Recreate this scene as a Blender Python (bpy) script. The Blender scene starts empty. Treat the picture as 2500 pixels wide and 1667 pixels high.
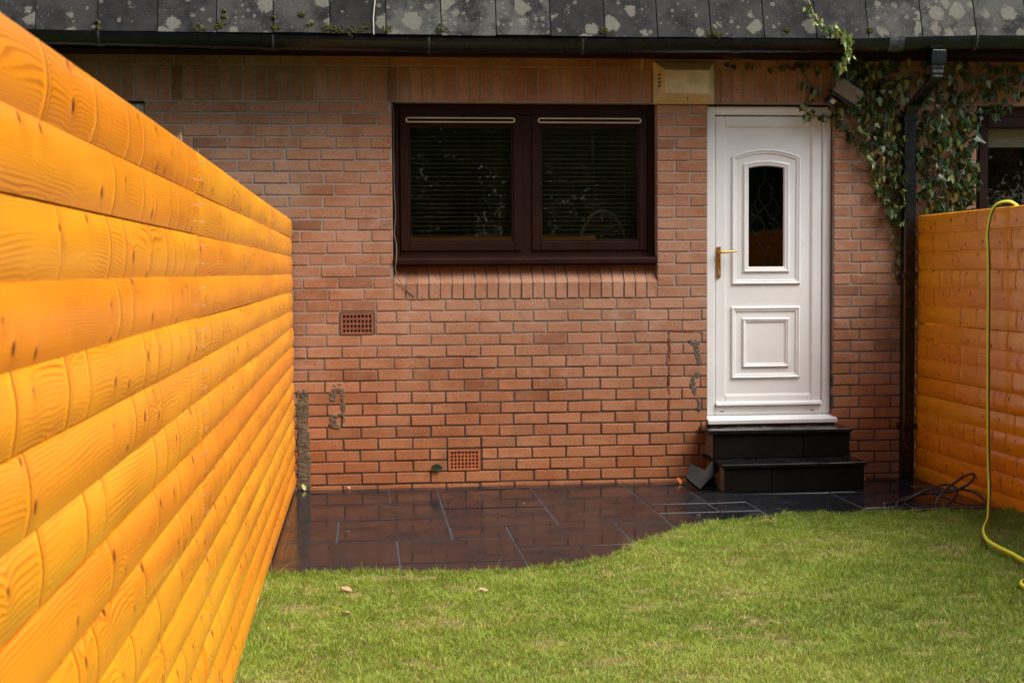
import bpy, math, random
import numpy as np
from mathutils import Vector, Matrix

random.seed(7)
rng = np.random.default_rng(7)
scene = bpy.context.scene
C = scene.collection
R = math.radians

# ------------------------------------------------------------------ camera
cam_d = bpy.data.cameras.new('camera')
cam = bpy.data.objects.new('camera', cam_d)
C.objects.link(cam)
YAW, PITCH, ROLL = 0.103638, 0.049741, 0.006594
fw = Vector((math.sin(YAW) * math.cos(PITCH), math.cos(YAW) * math.cos(PITCH), -math.sin(PITCH)))
rt = Vector((math.cos(YAW), -math.sin(YAW), 0))
up = rt.cross(fw)
r2 = rt * math.cos(ROLL) - up * math.sin(ROLL)
u2 = rt * math.sin(ROLL) + up * math.cos(ROLL)
m = Matrix((r2, u2, -fw)).transposed().to_4x4()
m.translation = (0, -9.2587, 1.4102)
cam.matrix_world = m
cam_d.lens = 50
cam_d.sensor_width = 36
cam_d.clip_start = 0.05
cam_d.clip_end = 600
cam_d.dof.use_dof = True
cam_d.dof.focus_distance = 8.8
cam_d.dof.aperture_fstop = 10.0
scene.camera = cam

# ------------------------------------------------------------------ sky, sun, exposure
SUN_AZ, SUN_EL = R(121), R(54)          # clockwise from +Y, elevation
world = bpy.data.worlds.new('World')
scene.world = world
world.use_nodes = True
wn = world.node_tree
sky = wn.nodes.new('ShaderNodeTexSky')
sky.sky_type = 'NISHITA'
sky.sun_disc = False
sky.sun_elevation = SUN_EL
sky.sun_rotation = SUN_AZ
sky.air_density = 1.0
sky.dust_density = 4.0
sky.ozone_density = 1.0
wn.links.new(sky.outputs[0], wn.nodes['Background'].inputs[0])
wn.nodes['Background'].inputs[1].default_value = 0.05
sun_d = bpy.data.lights.new('sun', 'SUN')
sun_d.energy = 1.5
sun_d.angle = R(45)
sun_d.color = (1.0, 0.95, 0.87)
sun = bpy.data.objects.new('sun', sun_d)
C.objects.link(sun)
sd = Vector((math.sin(SUN_AZ) * math.cos(SUN_EL), math.cos(SUN_AZ) * math.cos(SUN_EL), math.sin(SUN_EL)))
sun.rotation_euler = (-sd).to_track_quat('-Z', 'Y').to_euler()
sun.location = sd * 30
scene.view_settings.view_transform = 'Standard'
scene.view_settings.look = 'None'
scene.view_settings.gamma = 1.0
scene.view_settings.exposure = 1.95
scene.view_settings.use_curve_mapping = False
scene.cycles.max_bounces = 8
scene.cycles.transparent_max_bounces = 16

# ------------------------------------------------------------------ node helper
class NT:
    def __init__(self, name):
        self.mat = bpy.data.materials.new(name)
        self.mat.use_nodes = True
        self.t = self.mat.node_tree
        self.t.nodes.clear()
        self.out = self.t.nodes.new('ShaderNodeOutputMaterial')

    def n(self, kind, props=None, **ins):
        nd = self.t.nodes.new('ShaderNode' + kind)
        for k, v in (props or {}).items():
            setattr(nd, k, v)
        for k, v in ins.items():
            key = int(k[1:]) if k[0] == 'i' and k[1:].isdigit() else k.replace('_', ' ')
            self.set(nd.inputs[key], v)
        return nd

    def set(self, sock, v):
        if isinstance(v, bpy.types.NodeSocket):
            self.t.links.new(v, sock)
        elif isinstance(v, bpy.types.Node):
            self.t.links.new(v.outputs[0], sock)
        else:
            if sock.type == 'RGBA' and len(v) == 3:
                v = (*v, 1)
            sock.default_value = v

    def math(self, op, a, b=None, c=None, clamp=False):
        nd = self.t.nodes.new('ShaderNodeMath')
        nd.operation = op
        nd.use_clamp = clamp
        for i, v in enumerate((a, b, c)):
            if v is not None:
                self.set(nd.inputs[i], v)
        return nd.outputs[0]

    def mix(self, f, a, b, blend='MIX'):
        nd = self.t.nodes.new('ShaderNodeMix')
        nd.data_type = 'RGBA'
        nd.blend_type = blend
        self.set(nd.inputs[0], f)
        self.set(nd.inputs[6], a)
        self.set(nd.inputs[7], b)
        return nd.outputs[2]

    def smooth(self, v, a, b):          # smoothstep, a may exceed b
        nd = self.t.nodes.new('ShaderNodeMapRange')
        nd.interpolation_type = 'SMOOTHSTEP'
        inv = a > b
        self.set(nd.inputs[0], v)
        nd.inputs[1].default_value = min(a, b)
        nd.inputs[2].default_value = max(a, b)
        nd.inputs[3].default_value = 1.0 if inv else 0.0
        nd.inputs[4].default_value = 0.0 if inv else 1.0
        return nd.outputs[0]

    def noise(self, vec, scale, detail=3, rough=0.5, dim='3D'):
        nd = self.t.nodes.new('ShaderNodeTexNoise')
        nd.noise_dimensions = dim
        if vec is not None:
            self.set(nd.inputs['Vector'], vec)
        nd.inputs['Scale'].default_value = scale
        nd.inputs['Detail'].default_value = detail
        nd.inputs['Roughness'].default_value = rough
        return nd.outputs['Fac']

    def ramp(self, f, stops, interp='LINEAR'):
        nd = self.t.nodes.new('ShaderNodeValToRGB')
        nd.color_ramp.interpolation = interp
        e = nd.color_ramp.elements
        while len(e) < len(stops):
            e.new(0.5)
        for i, (p, c) in enumerate(stops):
            e[i].position = p
            e[i].color = (*c, 1) if len(c) == 3 else c
        self.set(nd.inputs[0], f)
        return nd.outputs[0]

    def pos(self):
        return self.t.nodes.new('ShaderNodeNewGeometry').outputs['Position']

    def obj(self):
        return self.t.nodes.new('ShaderNodeTexCoord').outputs['Object']

    def rand(self):
        return self.t.nodes.new('ShaderNodeObjectInfo').outputs['Random']

    def vmul(self, v, s):
        return self.n('VectorMath', {'operation': 'MULTIPLY'}, i0=v, i1=s).outputs[0]

    def xyz(self, v):
        return self.n('SeparateXYZ', i0=v).outputs

    def comb(self, x=0.0, y=0.0, z=0.0):
        return self.n('CombineXYZ', i0=x, i1=y, i2=z).outputs[0]

    def bump(self, h, strength=0.3, dist=0.003):
        return self.n('Bump', Strength=strength, Distance=dist, Height=h).outputs[0]

    def bsdf(self, color, rough=0.6, spec=0.5, normal=None, **kw):
        b = self.n('BsdfPrincipled')
        self.set(b.inputs['Base Color'], color)
        self.set(b.inputs['Roughness'], rough)
        self.set(b.inputs['Specular IOR Level'], spec)
        if normal is not None:
            self.set(b.inputs['Normal'], normal)
        for k, v in kw.items():
            self.set(b.inputs[k.replace('_', ' ')], v)
        self.t.links.new(b.outputs[0], self.out.inputs[0])
        return self.mat

    def shader(self, s):
        self.t.links.new(s.outputs[0], self.out.inputs[0])
        return self.mat


def plain(name, col, rough=0.5, spec=0.5, var=0.15, scale=12, bump=0.0, **kw):
    t = NT(name)
    p = t.pos()
    nz = t.noise(p, scale, 4, 0.6)
    dark = tuple(c * (1 - var) for c in col)
    lite = tuple(min(1, c * (1 + var)) for c in col)
    c = t.ramp(nz, [(0.3, dark), (0.7, lite)])
    nr = t.bump(t.noise(p, scale * 12, 3), bump, 0.002) if bump else None
    r = t.math('MULTIPLY_ADD', t.noise(p, scale * 2.3, 3), 0.2, rough - 0.1)
    return t.bsdf(c, r, spec, nr, **kw)


def brick_material():
    t = NT('brick_face')
    p = t.pos()
    att = t.n('Attribute', {'attribute_name': 'rnd'}).outputs['Fac']
    rv = t.math('FRACT', t.math('ADD', att, t.rand()))
    base = t.ramp(rv, [(0.0, (0.1640, 0.0671, 0.0316)), (0.12, (0.2572, 0.1098, 0.0535)), (0.38, (0.3027, 0.1442, 0.0802)),
                       (0.62, (0.2657, 0.1192, 0.0604)), (0.84, (0.3603, 0.1769, 0.1039)), (1.0, (0.2479, 0.0968, 0.0411))])
    z = t.xyz(p)[2]
    big = t.noise(p, 2.2, 3, 0.55)
    c = t.mix(t.smooth(big, 0.28, 0.68), base, t.mix(0.5, base, (0.44, 0.27, 0.185)))
    # kiln blush inside each brick
    bl = t.noise(t.vmul(p, (7, 7, 16)), 1.0, 3, 0.6)
    c = t.mix(t.math('MULTIPLY', t.smooth(bl, 0.5, 0.72), 0.45), c, (0.31, 0.112, 0.042))
    # dragged pits
    warp = t.n('VectorMath', {'operation': 'ADD'}, i0=t.vmul(p, (150, 150, 95)), i1=t.comb(t.math('MULTIPLY', z, 95), 0.0, 0.0)).outputs[0]
    pits = t.noise(warp, 1.0, 2, 0.5)
    pm = t.smooth(pits, 0.58, 0.68)
    c = t.mix(t.math('MULTIPLY', pm, 0.60), c, (0.085, 0.030, 0.015))
    lt = t.smooth(t.noise(t.vmul(p, (110, 110, 80)), 1.0, 2), 0.58, 0.70)
    c = t.mix(t.math('MULTIPLY', lt, 0.32), c, (0.58, 0.36, 0.25))
    # damp and splash-back low on the wall
    dn = t.math('ADD', z, t.math('MULTIPLY', t.noise(p, 1.7, 4, 0.6), 0.9))
    damp = t.smooth(dn, 1.55, 0.55)
    wet = t.mix(1.0, c, (1.0, 0.72, 0.45), 'MULTIPLY')
    c = t.mix(t.math('MULTIPLY', damp, 0.8), c, wet)
    # limey bloom
    bloom = t.smooth(t.noise(p, 5.0, 6, 0.7), 0.50, 0.75)
    bloom = t.math('MULTIPLY', bloom, t.smooth(z, 0.2, 1.1))
    c = t.mix(t.math('MULTIPLY', bloom, 0.36), c, (0.50, 0.37, 0.29))
    grime = t.smooth(t.noise(t.vmul(p, (3.2, 3.2, 1.6)), 1.0, 5, 0.7), 0.54, 0.74)
    c = t.mix(t.math('MULTIPLY', grime, 0.42), c, (0.12, 0.065, 0.038))
    h = t.math('SUBTRACT', t.math('MULTIPLY', t.noise(p, 130, 4, 0.7), 0.6), pm)
    rough = t.math('SUBTRACT', 0.88, t.math('MULTIPLY', damp, 0.18))
    return t.bsdf(c, rough, 0.25, t.bump(h, 0.55, 0.0016))


def mortar_material():
    t = NT('mortar')
    p = t.pos()
    z = t.xyz(p)[2]
    c = t.ramp(t.noise(p, 9, 5, 0.65), [(0.25, (0.225, 0.190, 0.160)), (0.75, (0.34, 0.30, 0.26))])
    dn = t.math('ADD', z, t.math('MULTIPLY', t.noise(p, 1.9, 4, 0.6), 0.9))
    damp = t.smooth(dn, 1.95, 0.75)
    c = t.mix(t.math('MULTIPLY', damp, 0.9), c, (0.050, 0.032, 0.021))
    return t.bsdf(c, 0.95, 0.2, t.bump(t.noise(p, 260, 3), 0.5, 0.002))


def wood_material(name, axis):
    t = NT(name)
    p = t.pos()
    s = t.xyz(p)
    rnd = t.rand()
    u = t.math('ADD', s[axis], t.math('MULTIPLY', rnd, 37.1))
    v = t.math('ADD', s[2], t.math('MULTIPLY', rnd, 11.3))
    vloc = t.xyz(t.n('TexCoord').outputs['Generated'])[2]          # 0..1 across the board
    dv = t.math('SUBTRACT', vloc, 0.5)
    # knots
    kx, ky = t.math('MULTIPLY', u, 4.6), t.math('MULTIPLY', v, 9.4)
    kvec = t.comb(kx, ky, 0.0)
    vo = t.n('TexVoronoi', {'voronoi_dimensions': '2D', 'feature': 'F1'}, Vector=kvec, Scale=1.0, Randomness=1.0)
    kp = t.xyz(vo.outputs['Position'])
    dx = t.math('DIVIDE', t.math('SUBTRACT', kp[0], kx), 4.6)
    dy = t.math('DIVIDE', t.math('SUBTRACT', kp[1], ky), 9.4)
    d = t.math('SQRT', t.math('ADD', t.math('MULTIPLY', t.math('MULTIPLY', dx, dx), 1.5), t.math('MULTIPLY', dy, dy)))
    present = t.math('GREATER_THAN', t.xyz(vo.outputs['Color'])[0], 0.22)
    infl = t.math('MULTIPLY', t.math('POWER', 2.718, t.math('MULTIPLY', d, -42.0)), present)
    ksize = t.math('MULTIPLY_ADD', t.xyz(vo.outputs['Color'])[1], 0.0095, 0.004)
    kd = t.math('DIVIDE', d, ksize)
    core = t.math('MULTIPLY', t.smooth(kd, 1.25, 0.55), present)
    # transverse whorl marks, bowed across the board
    ub = t.math('ADD', u, t.math('MULTIPLY', t.math('MULTIPLY', dv, dv), t.math('MULTIPLY_ADD', rnd, 0.09, -0.02)))
    ub = t.math('ADD', ub, t.math('MULTIPLY', t.noise(t.comb(t.math('MULTIPLY', u, 2.0), t.math('MULTIPLY', v, 26), 0.0), 1.0, 2), 0.022))
    vw = t.n('TexVoronoi', {'voronoi_dimensions': '1D', 'feature': 'F1'}, W=t.math('MULTIPLY', ub, 5.4), Scale=1.0, Randomness=0.9)
    wd = t.math('DIVIDE', vw.outputs['Distance'], 5.4)
    wsel = t.xyz(vw.outputs['Color'])
    wpres = t.smooth(t.math('ADD', wsel[0], t.math('MULTIPLY', t.noise(t.comb(t.math('MULTIPLY', u, 3), t.math('MULTIPLY', v, 14), 0.0), 1.0, 1), 0.5)), 0.62, 0.92)
    whorl = t.math('MULTIPLY', t.smooth(wd, 0.009, 0.001), wpres)
    wglow = t.math('MULTIPLY', t.smooth(wd, 0.030, 0.004), wpres)
    # growth rings as contour lines of a stretched field
    f = t.noise(t.comb(t.math('MULTIPLY', u, 0.9), t.math('MULTIPLY', v, 9.0), 0.0), 1.0, 1.0, 0.4)
    amp = t.math('MULTIPLY_ADD', t.math('FRACT', t.math('MULTIPLY', rnd, 13.7)), 12.0, 3.5)
    f = t.math('ADD', t.math('MULTIPLY', f, amp), t.math('MULTIPLY', v, 95.0))
    f = t.math('ADD', f, t.math('MULTIPLY', infl, 2.2))
    f = t.math('ADD', f, t.math('MULTIPLY', wglow, 0.9))
    f = t.math('ADD', f, t.math('MULTIPLY', t.noise(t.comb(t.math('MULTIPLY', u, 9), t.math('MULTIPLY', v, 40), 0.0), 1.0, 2), 0.35))
    ring = t.math('FRACT', t.math('MULTIPLY', f, t.math('MULTIPLY_ADD', t.math('FRACT', t.math('MULTIPLY', rnd, 7.3)), 0.9, 1.0)))
    line = t.math('MULTIPLY', t.smooth(ring, 0.35, 0.85), t.smooth(ring, 1.0, 0.85))
    linestr = t.math('MULTIPLY', line, t.smooth(t.noise(t.comb(t.math('MULTIPLY', u, 1.6), t.math('MULTIPLY', v, 9), 0.0), 1.0, 2), 0.30, 0.70))
    fine = t.noise(t.comb(t.math('MULTIPLY', u, 7), t.math('MULTIPLY', v, 420), 0.0), 1.0, 2)
    tone = t.math('ADD', t.math('MULTIPLY', rnd, 0.45), t.math('MULTIPLY', t.noise(t.comb(t.math('MULTIPLY', u, 0.9), t.math('MULTIPLY', v, 7), 0.0), 1.0, 3), 0.5))
    col = t.ramp(tone, [(0.15, (0.860, 0.375, 0.012)), (0.45, (0.840, 0.320, 0.009)), (0.75, (0.815, 0.255, 0.008)), (1.0, (0.740, 0.190, 0.006))])
    col = t.mix(t.math('MULTIPLY', linestr, 0.95), col, (0.430, 0.105, 0.003))
    col = t.mix(t.math('MULTIPLY', t.smooth(fine, 0.50, 0.80), 0.18), col, (0.600, 0.190, 0.008))
    col = t.mix(t.math('MULTIPLY', wglow, 0.45), col, (0.900, 0.400, 0.012))
    col = t.mix(t.math('MULTIPLY', whorl, 0.95), col, (0.360, 0.050, 0.002))
    col = t.mix(t.math('MULTIPLY', infl, 0.35), col, (0.680, 0.180, 0.006))
    col = t.mix(t.math('MULTIPLY', core, 0.95), col, (0.085, 0.018, 0.003))
    h = t.math('ADD', t.math('MULTIPLY', wglow, 0.9), t.math('MULTIPLY', infl, 1.0))
    h = t.math('ADD', h, t.math('MULTIPLY', t.noise(t.comb(t.math('MULTIPLY', u, 11), t.math('MULTIPLY', v, 10), 0.0), 1.0, 2), 0.35))
    h = t.math('ADD', h, t.math('MULTIPLY', fine, 0.08))
    h = t.math('SUBTRACT', h, t.math('MULTIPLY', whorl, 0.8))
    nr = t.bump(h, 0.6, 0.005)
    rough = t.math('MULTIPLY_ADD', t.noise(t.comb(t.math('MULTIPLY', u, 1.2), t.math('MULTIPLY', v, 12), 0.0), 1.0, 2), 0.34, 0.12)
    return t.bsdf(col, rough, 0.45, nr, Coat_Weight=0.12, Coat_Roughness=0.2)


def slate_material():
    t = NT('wet_slate')
    p = t.pos()
    rnd = t.rand()
    c = t.ramp(t.noise(p, 5, 5, 0.65), [(0.3, (0.0055, 0.0068, 0.0095)), (0.7, (0.014, 0.0160, 0.0205))])
    c = t.mix(t.math('MULTIPLY', rnd, 0.5), c, (0.018, 0.0185, 0.0205))
    dry = t.smooth(t.noise(p, 2.3, 5, 0.65), 0.42, 0.66)
    r = t.math('MULTIPLY_ADD', dry, 0.26, 0.045)
    r = t.math('ADD', r, t.math('MULTIPLY', t.noise(p, 24, 3), 0.05))
    h = t.math('ADD', t.math('MULTIPLY', t.noise(p, 5.5, 2), 1.0), t.math('MULTIPLY', t.math('MULTIPLY', t.noise(p, 60, 3), 0.22), dry))
    return t.bsdf(c, r, 0.16, t.bump(h, 0.16, 0.006))


def dry_slate_material():
    t = NT('step_slate')
    p = t.pos()
    c = t.ramp(t.noise(p, 7, 5, 0.65), [(0.3, (0.0030, 0.0028, 0.0026)), (0.75, (0.0075, 0.0068, 0.0060))])
    return t.bsdf(c, t.math('MULTIPLY_ADD', t.noise(p, 9, 3), 0.3, 0.45), 0.12, t.bump(t.noise(p, 60, 4), 0.25, 0.002))


def tread_material():
    t = NT('tread_slate')
    p = t.pos()
    c = t.ramp(t.noise(p, 7, 5, 0.65), [(0.3, (0.0045, 0.0045, 0.005)), (0.75, (0.011, 0.011, 0.012))])
    r = t.math('MULTIPLY_ADD', t.smooth(t.noise(p, 5, 4, 0.6), 0.40, 0.65), 0.35, 0.06)
    return t.bsdf(c, r, 0.2, t.bump(t.noise(p, 40, 4), 0.15, 0.002))


def tile_material():
    t = NT('roof_tile_lichen')
    p = t.pos()
    oi = t.n('ObjectInfo')
    cov = t.xyz(oi.outputs['Color'])[0]
    rnd = oi.outputs['Random']
    s = t.xyz(p)
    base = t.ramp(t.noise(p, 16, 5, 0.7), [(0.3, (0.0045, 0.0050, 0.0056)), (0.72, (0.020, 0.0205, 0.021))])
    base = t.mix(t.math('MULTIPLY', cov, t.smooth(t.noise(p, 5.5, 5, 0.65), 0.36, 0.62)), base, (0.075, 0.076, 0.070))
    # slope coordinates: x along eaves, y up the slope
    q = t.comb(s[0], t.math('MULTIPLY', s[2], 1.03), t.math('MULTIPLY', rnd, 9.0))
    wob = t.math('MULTIPLY_ADD', t.noise(p, 42, 5, 0.7), 0.62, -0.31)
    def spots(scale, rmin, rmax, keep):
        vo = t.n('TexVoronoi', {'voronoi_dimensions': '3D', 'feature': 'F1'}, Vector=q, Scale=scale, Randomness=1.0)
        col = t.xyz(vo.outputs['Color'])
        rad = t.math('MULTIPLY_ADD', t.math('POWER', col[1], 1.6), rmax - rmin, rmin)
        dd = t.math('SUBTRACT', t.math('ADD', vo.outputs['Distance'], wob), rad)
        on = t.math('LESS_THAN', col[0], t.math('MULTIPLY_ADD', cov, 0.5, keep))
        return t.math('MULTIPLY', t.smooth(dd, 0.05, -0.03), on)
    big = spots(8.5, 0.14, 0.60, 0.30)
    sm = spots(26.0, 0.10, 0.42, 0.10)
    ti = spots(90.0, 0.05, 0.40, 0.05)
    lic = t.ramp(t.noise(p, 90, 4, 0.7), [(0.3, (0.092, 0.088, 0.072)), (0.75, (0.180, 0.173, 0.145))])
    mask = t.math('MAXIMUM', big, t.math('MAXIMUM', t.math('MULTIPLY', sm, 0.8), t.math('MULTIPLY', ti, 0.7)))
    c = t.mix(t.math('MULTIPLY', mask, 0.92), base, lic)
    ms = t.smooth(t.noise(p, 26, 5, 0.7), 0.64, 0.72)
    c = t.mix(t.math('MULTIPLY', ms, 0.6), c, (0.030, 0.030, 0.008))
    h = t.math('ADD', t.noise(p, 220, 4, 0.7), t.math('MULTIPLY', mask, 0.4))
    return t.bsdf(c, 0.85, 0.25, t.bump(h, 0.5, 0.002))


def leaf_material(name, dark, lite, cream, amount, gloss=0.38, spec=0.45):
    t = NT(name)
    o = t.obj()
    oi = t.n('ObjectInfo')
    rnd = oi.outputs['Random']
    s = t.xyz(o)
    p = t.pos()
    col = t.mix(t.smooth(t.noise(p, 40, 3), 0.3, 0.7), dark, lite)
    col = t.mix(t.math('MULTIPLY', rnd, 0.5), col, lite)
    # cream heart of a variegated leaf, along the midrib
    mid = t.math('ADD', t.math('ABSOLUTE', s[0]), t.math('MULTIPLY_ADD', t.noise(p, 120, 3), 0.5, -0.25))
    heart = t.math('MULTIPLY', t.smooth(mid, 0.30, 0.10), t.smooth(rnd, 1.0 - amount, 1.0 - amount + 0.12))
    col = t.mix(t.math('MULTIPLY', heart, 0.85), col, cream)
    vein = t.smooth(t.math('ABSOLUTE', s[0]), 0.035, 0.012)
    col = t.mix(t.math('MULTIPLY', vein, 0.5), col, (0.25, 0.30, 0.12))
    b = t.n('BsdfPrincipled')
    t.set(b.inputs['Base Color'], col)
    t.set(b.inputs['Roughness'], gloss)
    t.set(b.inputs['Specular IOR Level'], spec)
    tr = t.n('BsdfTranslucent', Color=col)
    return t.shader(t.n('MixShader', i0=0.18, i1=b, i2=tr))


def grass_material():
    t = NT('grass_blade')
    a = t.n('Attribute', {'attribute_name': 'col'}).outputs['Color']
    b = t.n('BsdfPrincipled', Roughness=0.5)
    t.set(b.inputs['Base Color'], a)
    t.set(b.inputs['Specular IOR Level'], 0.3)
    tr = t.n('BsdfTranslucent', Color=a)
    return t.shader(t.n('MixShader', i0=0.3, i1=b, i2=tr))


def glass_material(name, boost=1.6, tint=(0.93, 0.96, 0.95)):
    t = NT(name)
    fr = t.math('MULTIPLY', t.n('Fresnel', IOR=1.5).outputs[0], boost, clamp=True)
    tr = t.n('BsdfTransparent', Color=tint)
    nr = t.bump(t.noise(t.pos(), 2.2, 2), 0.02, 0.01)
    gl = t.n('BsdfGlossy', Roughness=0.012, Color=(1, 1, 1))
    t.set(gl.inputs['Normal'], nr)
    return t.shader(t.n('MixShader', i0=fr, i1=tr, i2=gl))


M = {}
M['brick'] = brick_material()
M['mortar'] = mortar_material()
M['wood'] = wood_material('stained_timber', 1)
M['wood_x'] = wood_material('stained_timber_back', 0)
M['slate'] = slate_material()
M['step'] = dry_slate_material()
M['tread'] = tread_material()
M['tile'] = tile_material()
M['ivy'] = leaf_material('ivy_leaf', (0.007, 0.024, 0.006), (0.022, 0.058, 0.012), (0.26, 0.29, 0.09), 0.40)
M['ivy_bright'] = leaf_material('ivy_leaf_young', (0.05, 0.13, 0.02), (0.13, 0.24, 0.045), (0.45, 0.42, 0.12), 0.7)
M['tree_leaf'] = leaf_material('tree_leaf', (0.040, 0.075, 0.032), (0.105, 0.155, 0.066), (0.15, 0.17, 0.08), 0.1, 0.8, 0.05)
M['bark'] = plain('bark', (0.07, 0.052, 0.038), 0.9, 0.2, 0.5, 14, 0.6)
M['stem'] = plain('ivy_stem', (0.14, 0.095, 0.055), 0.8, 0.3, 0.4, 30, 0.4)
M['grass'] = grass_material()
M['glass'] = glass_material('window_glass', 1.35)
M['door_glass'] = glass_material('door_glass', 1.1, (0.55, 0.52, 0.48))
M['white'] = plain('white_plastic', (0.755, 0.785, 0.785), 0.32, 0.5, 0.05, 3)
M['white_old'] = plain('aged_white_plastic', (0.52, 0.49, 0.41), 0.5, 0.4, 0.1, 6)
M['brown'] = plain('brown_plastic', (0.0185, 0.0056, 0.0032), 0.42, 0.2, 0.25, 5, 0.05)
M['brown_dark'] = plain('dark_brown_board', (0.012, 0.0042, 0.0026), 0.7, 0.15, 0.3, 7, 0.2)
M['cream'] = plain('cream_plastic', (0.52, 0.46, 0.30), 0.5, 0.4, 0.12, 9)
M['cream_bell'] = plain('aged_cream_plastic', (0.56, 0.48, 0.28), 0.55, 0.35, 0.16, 14)
M['blackp'] = plain('black_plastic', (0.0042, 0.0046, 0.0056), 0.26, 0.5, 0.5, 7, 0.05)
M['blackscuff'] = plain('scuffed_black_plastic', (0.045, 0.052, 0.064), 0.5, 0.5, 0.85, 30, 0.2)
M['rubber'] = plain('black_rubber', (0.016, 0.017, 0.020), 0.42, 0.5, 0.3, 30)
M['hose'] = plain('yellow_hose', (0.72, 0.76, 0.045), 0.38, 0.5, 0.08, 8)
M['brass'] = plain('brass', (0.62, 0.36, 0.08), 0.3, 0.5, 0.1, 20, Metallic=0.9)
M['steel'] = plain('steel', (0.62, 0.62, 0.64), 0.3, 0.5, 0.1, 20, Metallic=0.9)
M['terra'] = plain('terracotta', (0.36, 0.118, 0.050), 0.85, 0.25, 0.22, 18, 0.3)
M['terra_old'] = plain('weathered_terracotta', (0.215, 0.086, 0.050), 0.9, 0.25, 0.25, 18, 0.3)
M['void'] = plain('dark_void', (0.006, 0.005, 0.005), 0.95, 0.1)
M['render'] = plain('cement_render', (0.118, 0.092, 0.060), 0.92, 0.2, 0.35, 22, 0.7)
M['stain'] = plain('rusty_stain', (0.150, 0.052, 0.032), 0.9, 0.2, 0.4, 40, 0.3)
M['lime'] = plain('grey_lime_residue', (0.118, 0.098, 0.074), 0.92, 0.2, 0.4, 30, 0.6)
M['bed'] = plain('patio_mortar', (0.030, 0.038, 0.050), 0.55, 0.5, 0.45, 16, 0.5)
M['soil'] = plain('lawn_thatch', (0.16, 0.15, 0.052), 0.95, 0.1, 0.45, 18, 0.8)
M['ground'] = plain('rough_grass', (0.06, 0.085, 0.025), 0.95, 0.1, 0.4, 0.6, 0.5)
M['moss'] = plain('moss', (0.075, 0.080, 0.010), 0.95, 0.1, 0.6, 60, 0.8)
M['plaster'] = plain('interior_plaster', (0.30, 0.27, 0.21), 0.9, 0.2, 0.05, 2)
M['carpet'] = plain('interior_carpet', (0.10, 0.075, 0.055), 0.95, 0.1, 0.2, 20)
M['slat'] = plain('blind_slat', (0.42, 0.33, 0.13), 0.45, 0.4, 0.05, 3)
M['lead'] = plain('lead_strip', (0.006, 0.006, 0.007), 0.7, 0.1, 0.2, 30)
M['chair_rim'] = plain('pale_chair_rim', (0.36, 0.40, 0.44), 0.35, 0.5, 0.05, 5)
M['chair_pad'] = plain('dusky_chair_fabric', (0.10, 0.05, 0.045), 0.9, 0.2, 0.2, 40)
M['leafdry'] = plain('dry_leaf', (0.36, 0.235, 0.145), 0.8, 0.2, 0.3, 60)
M['leaforange'] = plain('orange_leaf', (0.45, 0.13, 0.01), 0.7, 0.3, 0.3, 60)
M['leafdark'] = plain('dark_leaf', (0.014, 0.022, 0.007), 0.6, 0.3, 0.3, 60)
M['twig'] = plain('pale_twig', (0.34, 0.27, 0.17), 0.8, 0.2, 0.3, 40)
M['timber_pale'] = plain('pale_timber', (0.42, 0.29, 0.11), 0.8, 0.2, 0.2, 30)
M['wire'] = plain('pale_wire', (0.50, 0.46, 0.42), 0.5, 0.4, 0.1, 20)
M['wire_brown'] = plain('brown_wire', (0.19, 0.12, 0.09), 0.55, 0.4, 0.25, 20)
M['lamp_grey'] = plain('grey_lamp_paint', (0.16, 0.145, 0.115), 0.5, 0.4, 0.15, 20)
M['ink'] = plain('faded_ink', (0.105, 0.045, 0.055), 0.9, 0.1, 0.2, 50)
M['ply'] = plain('render_edge', (0.16, 0.15, 0.13), 0.9, 0.2, 0.3, 12, 0.4)

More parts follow.
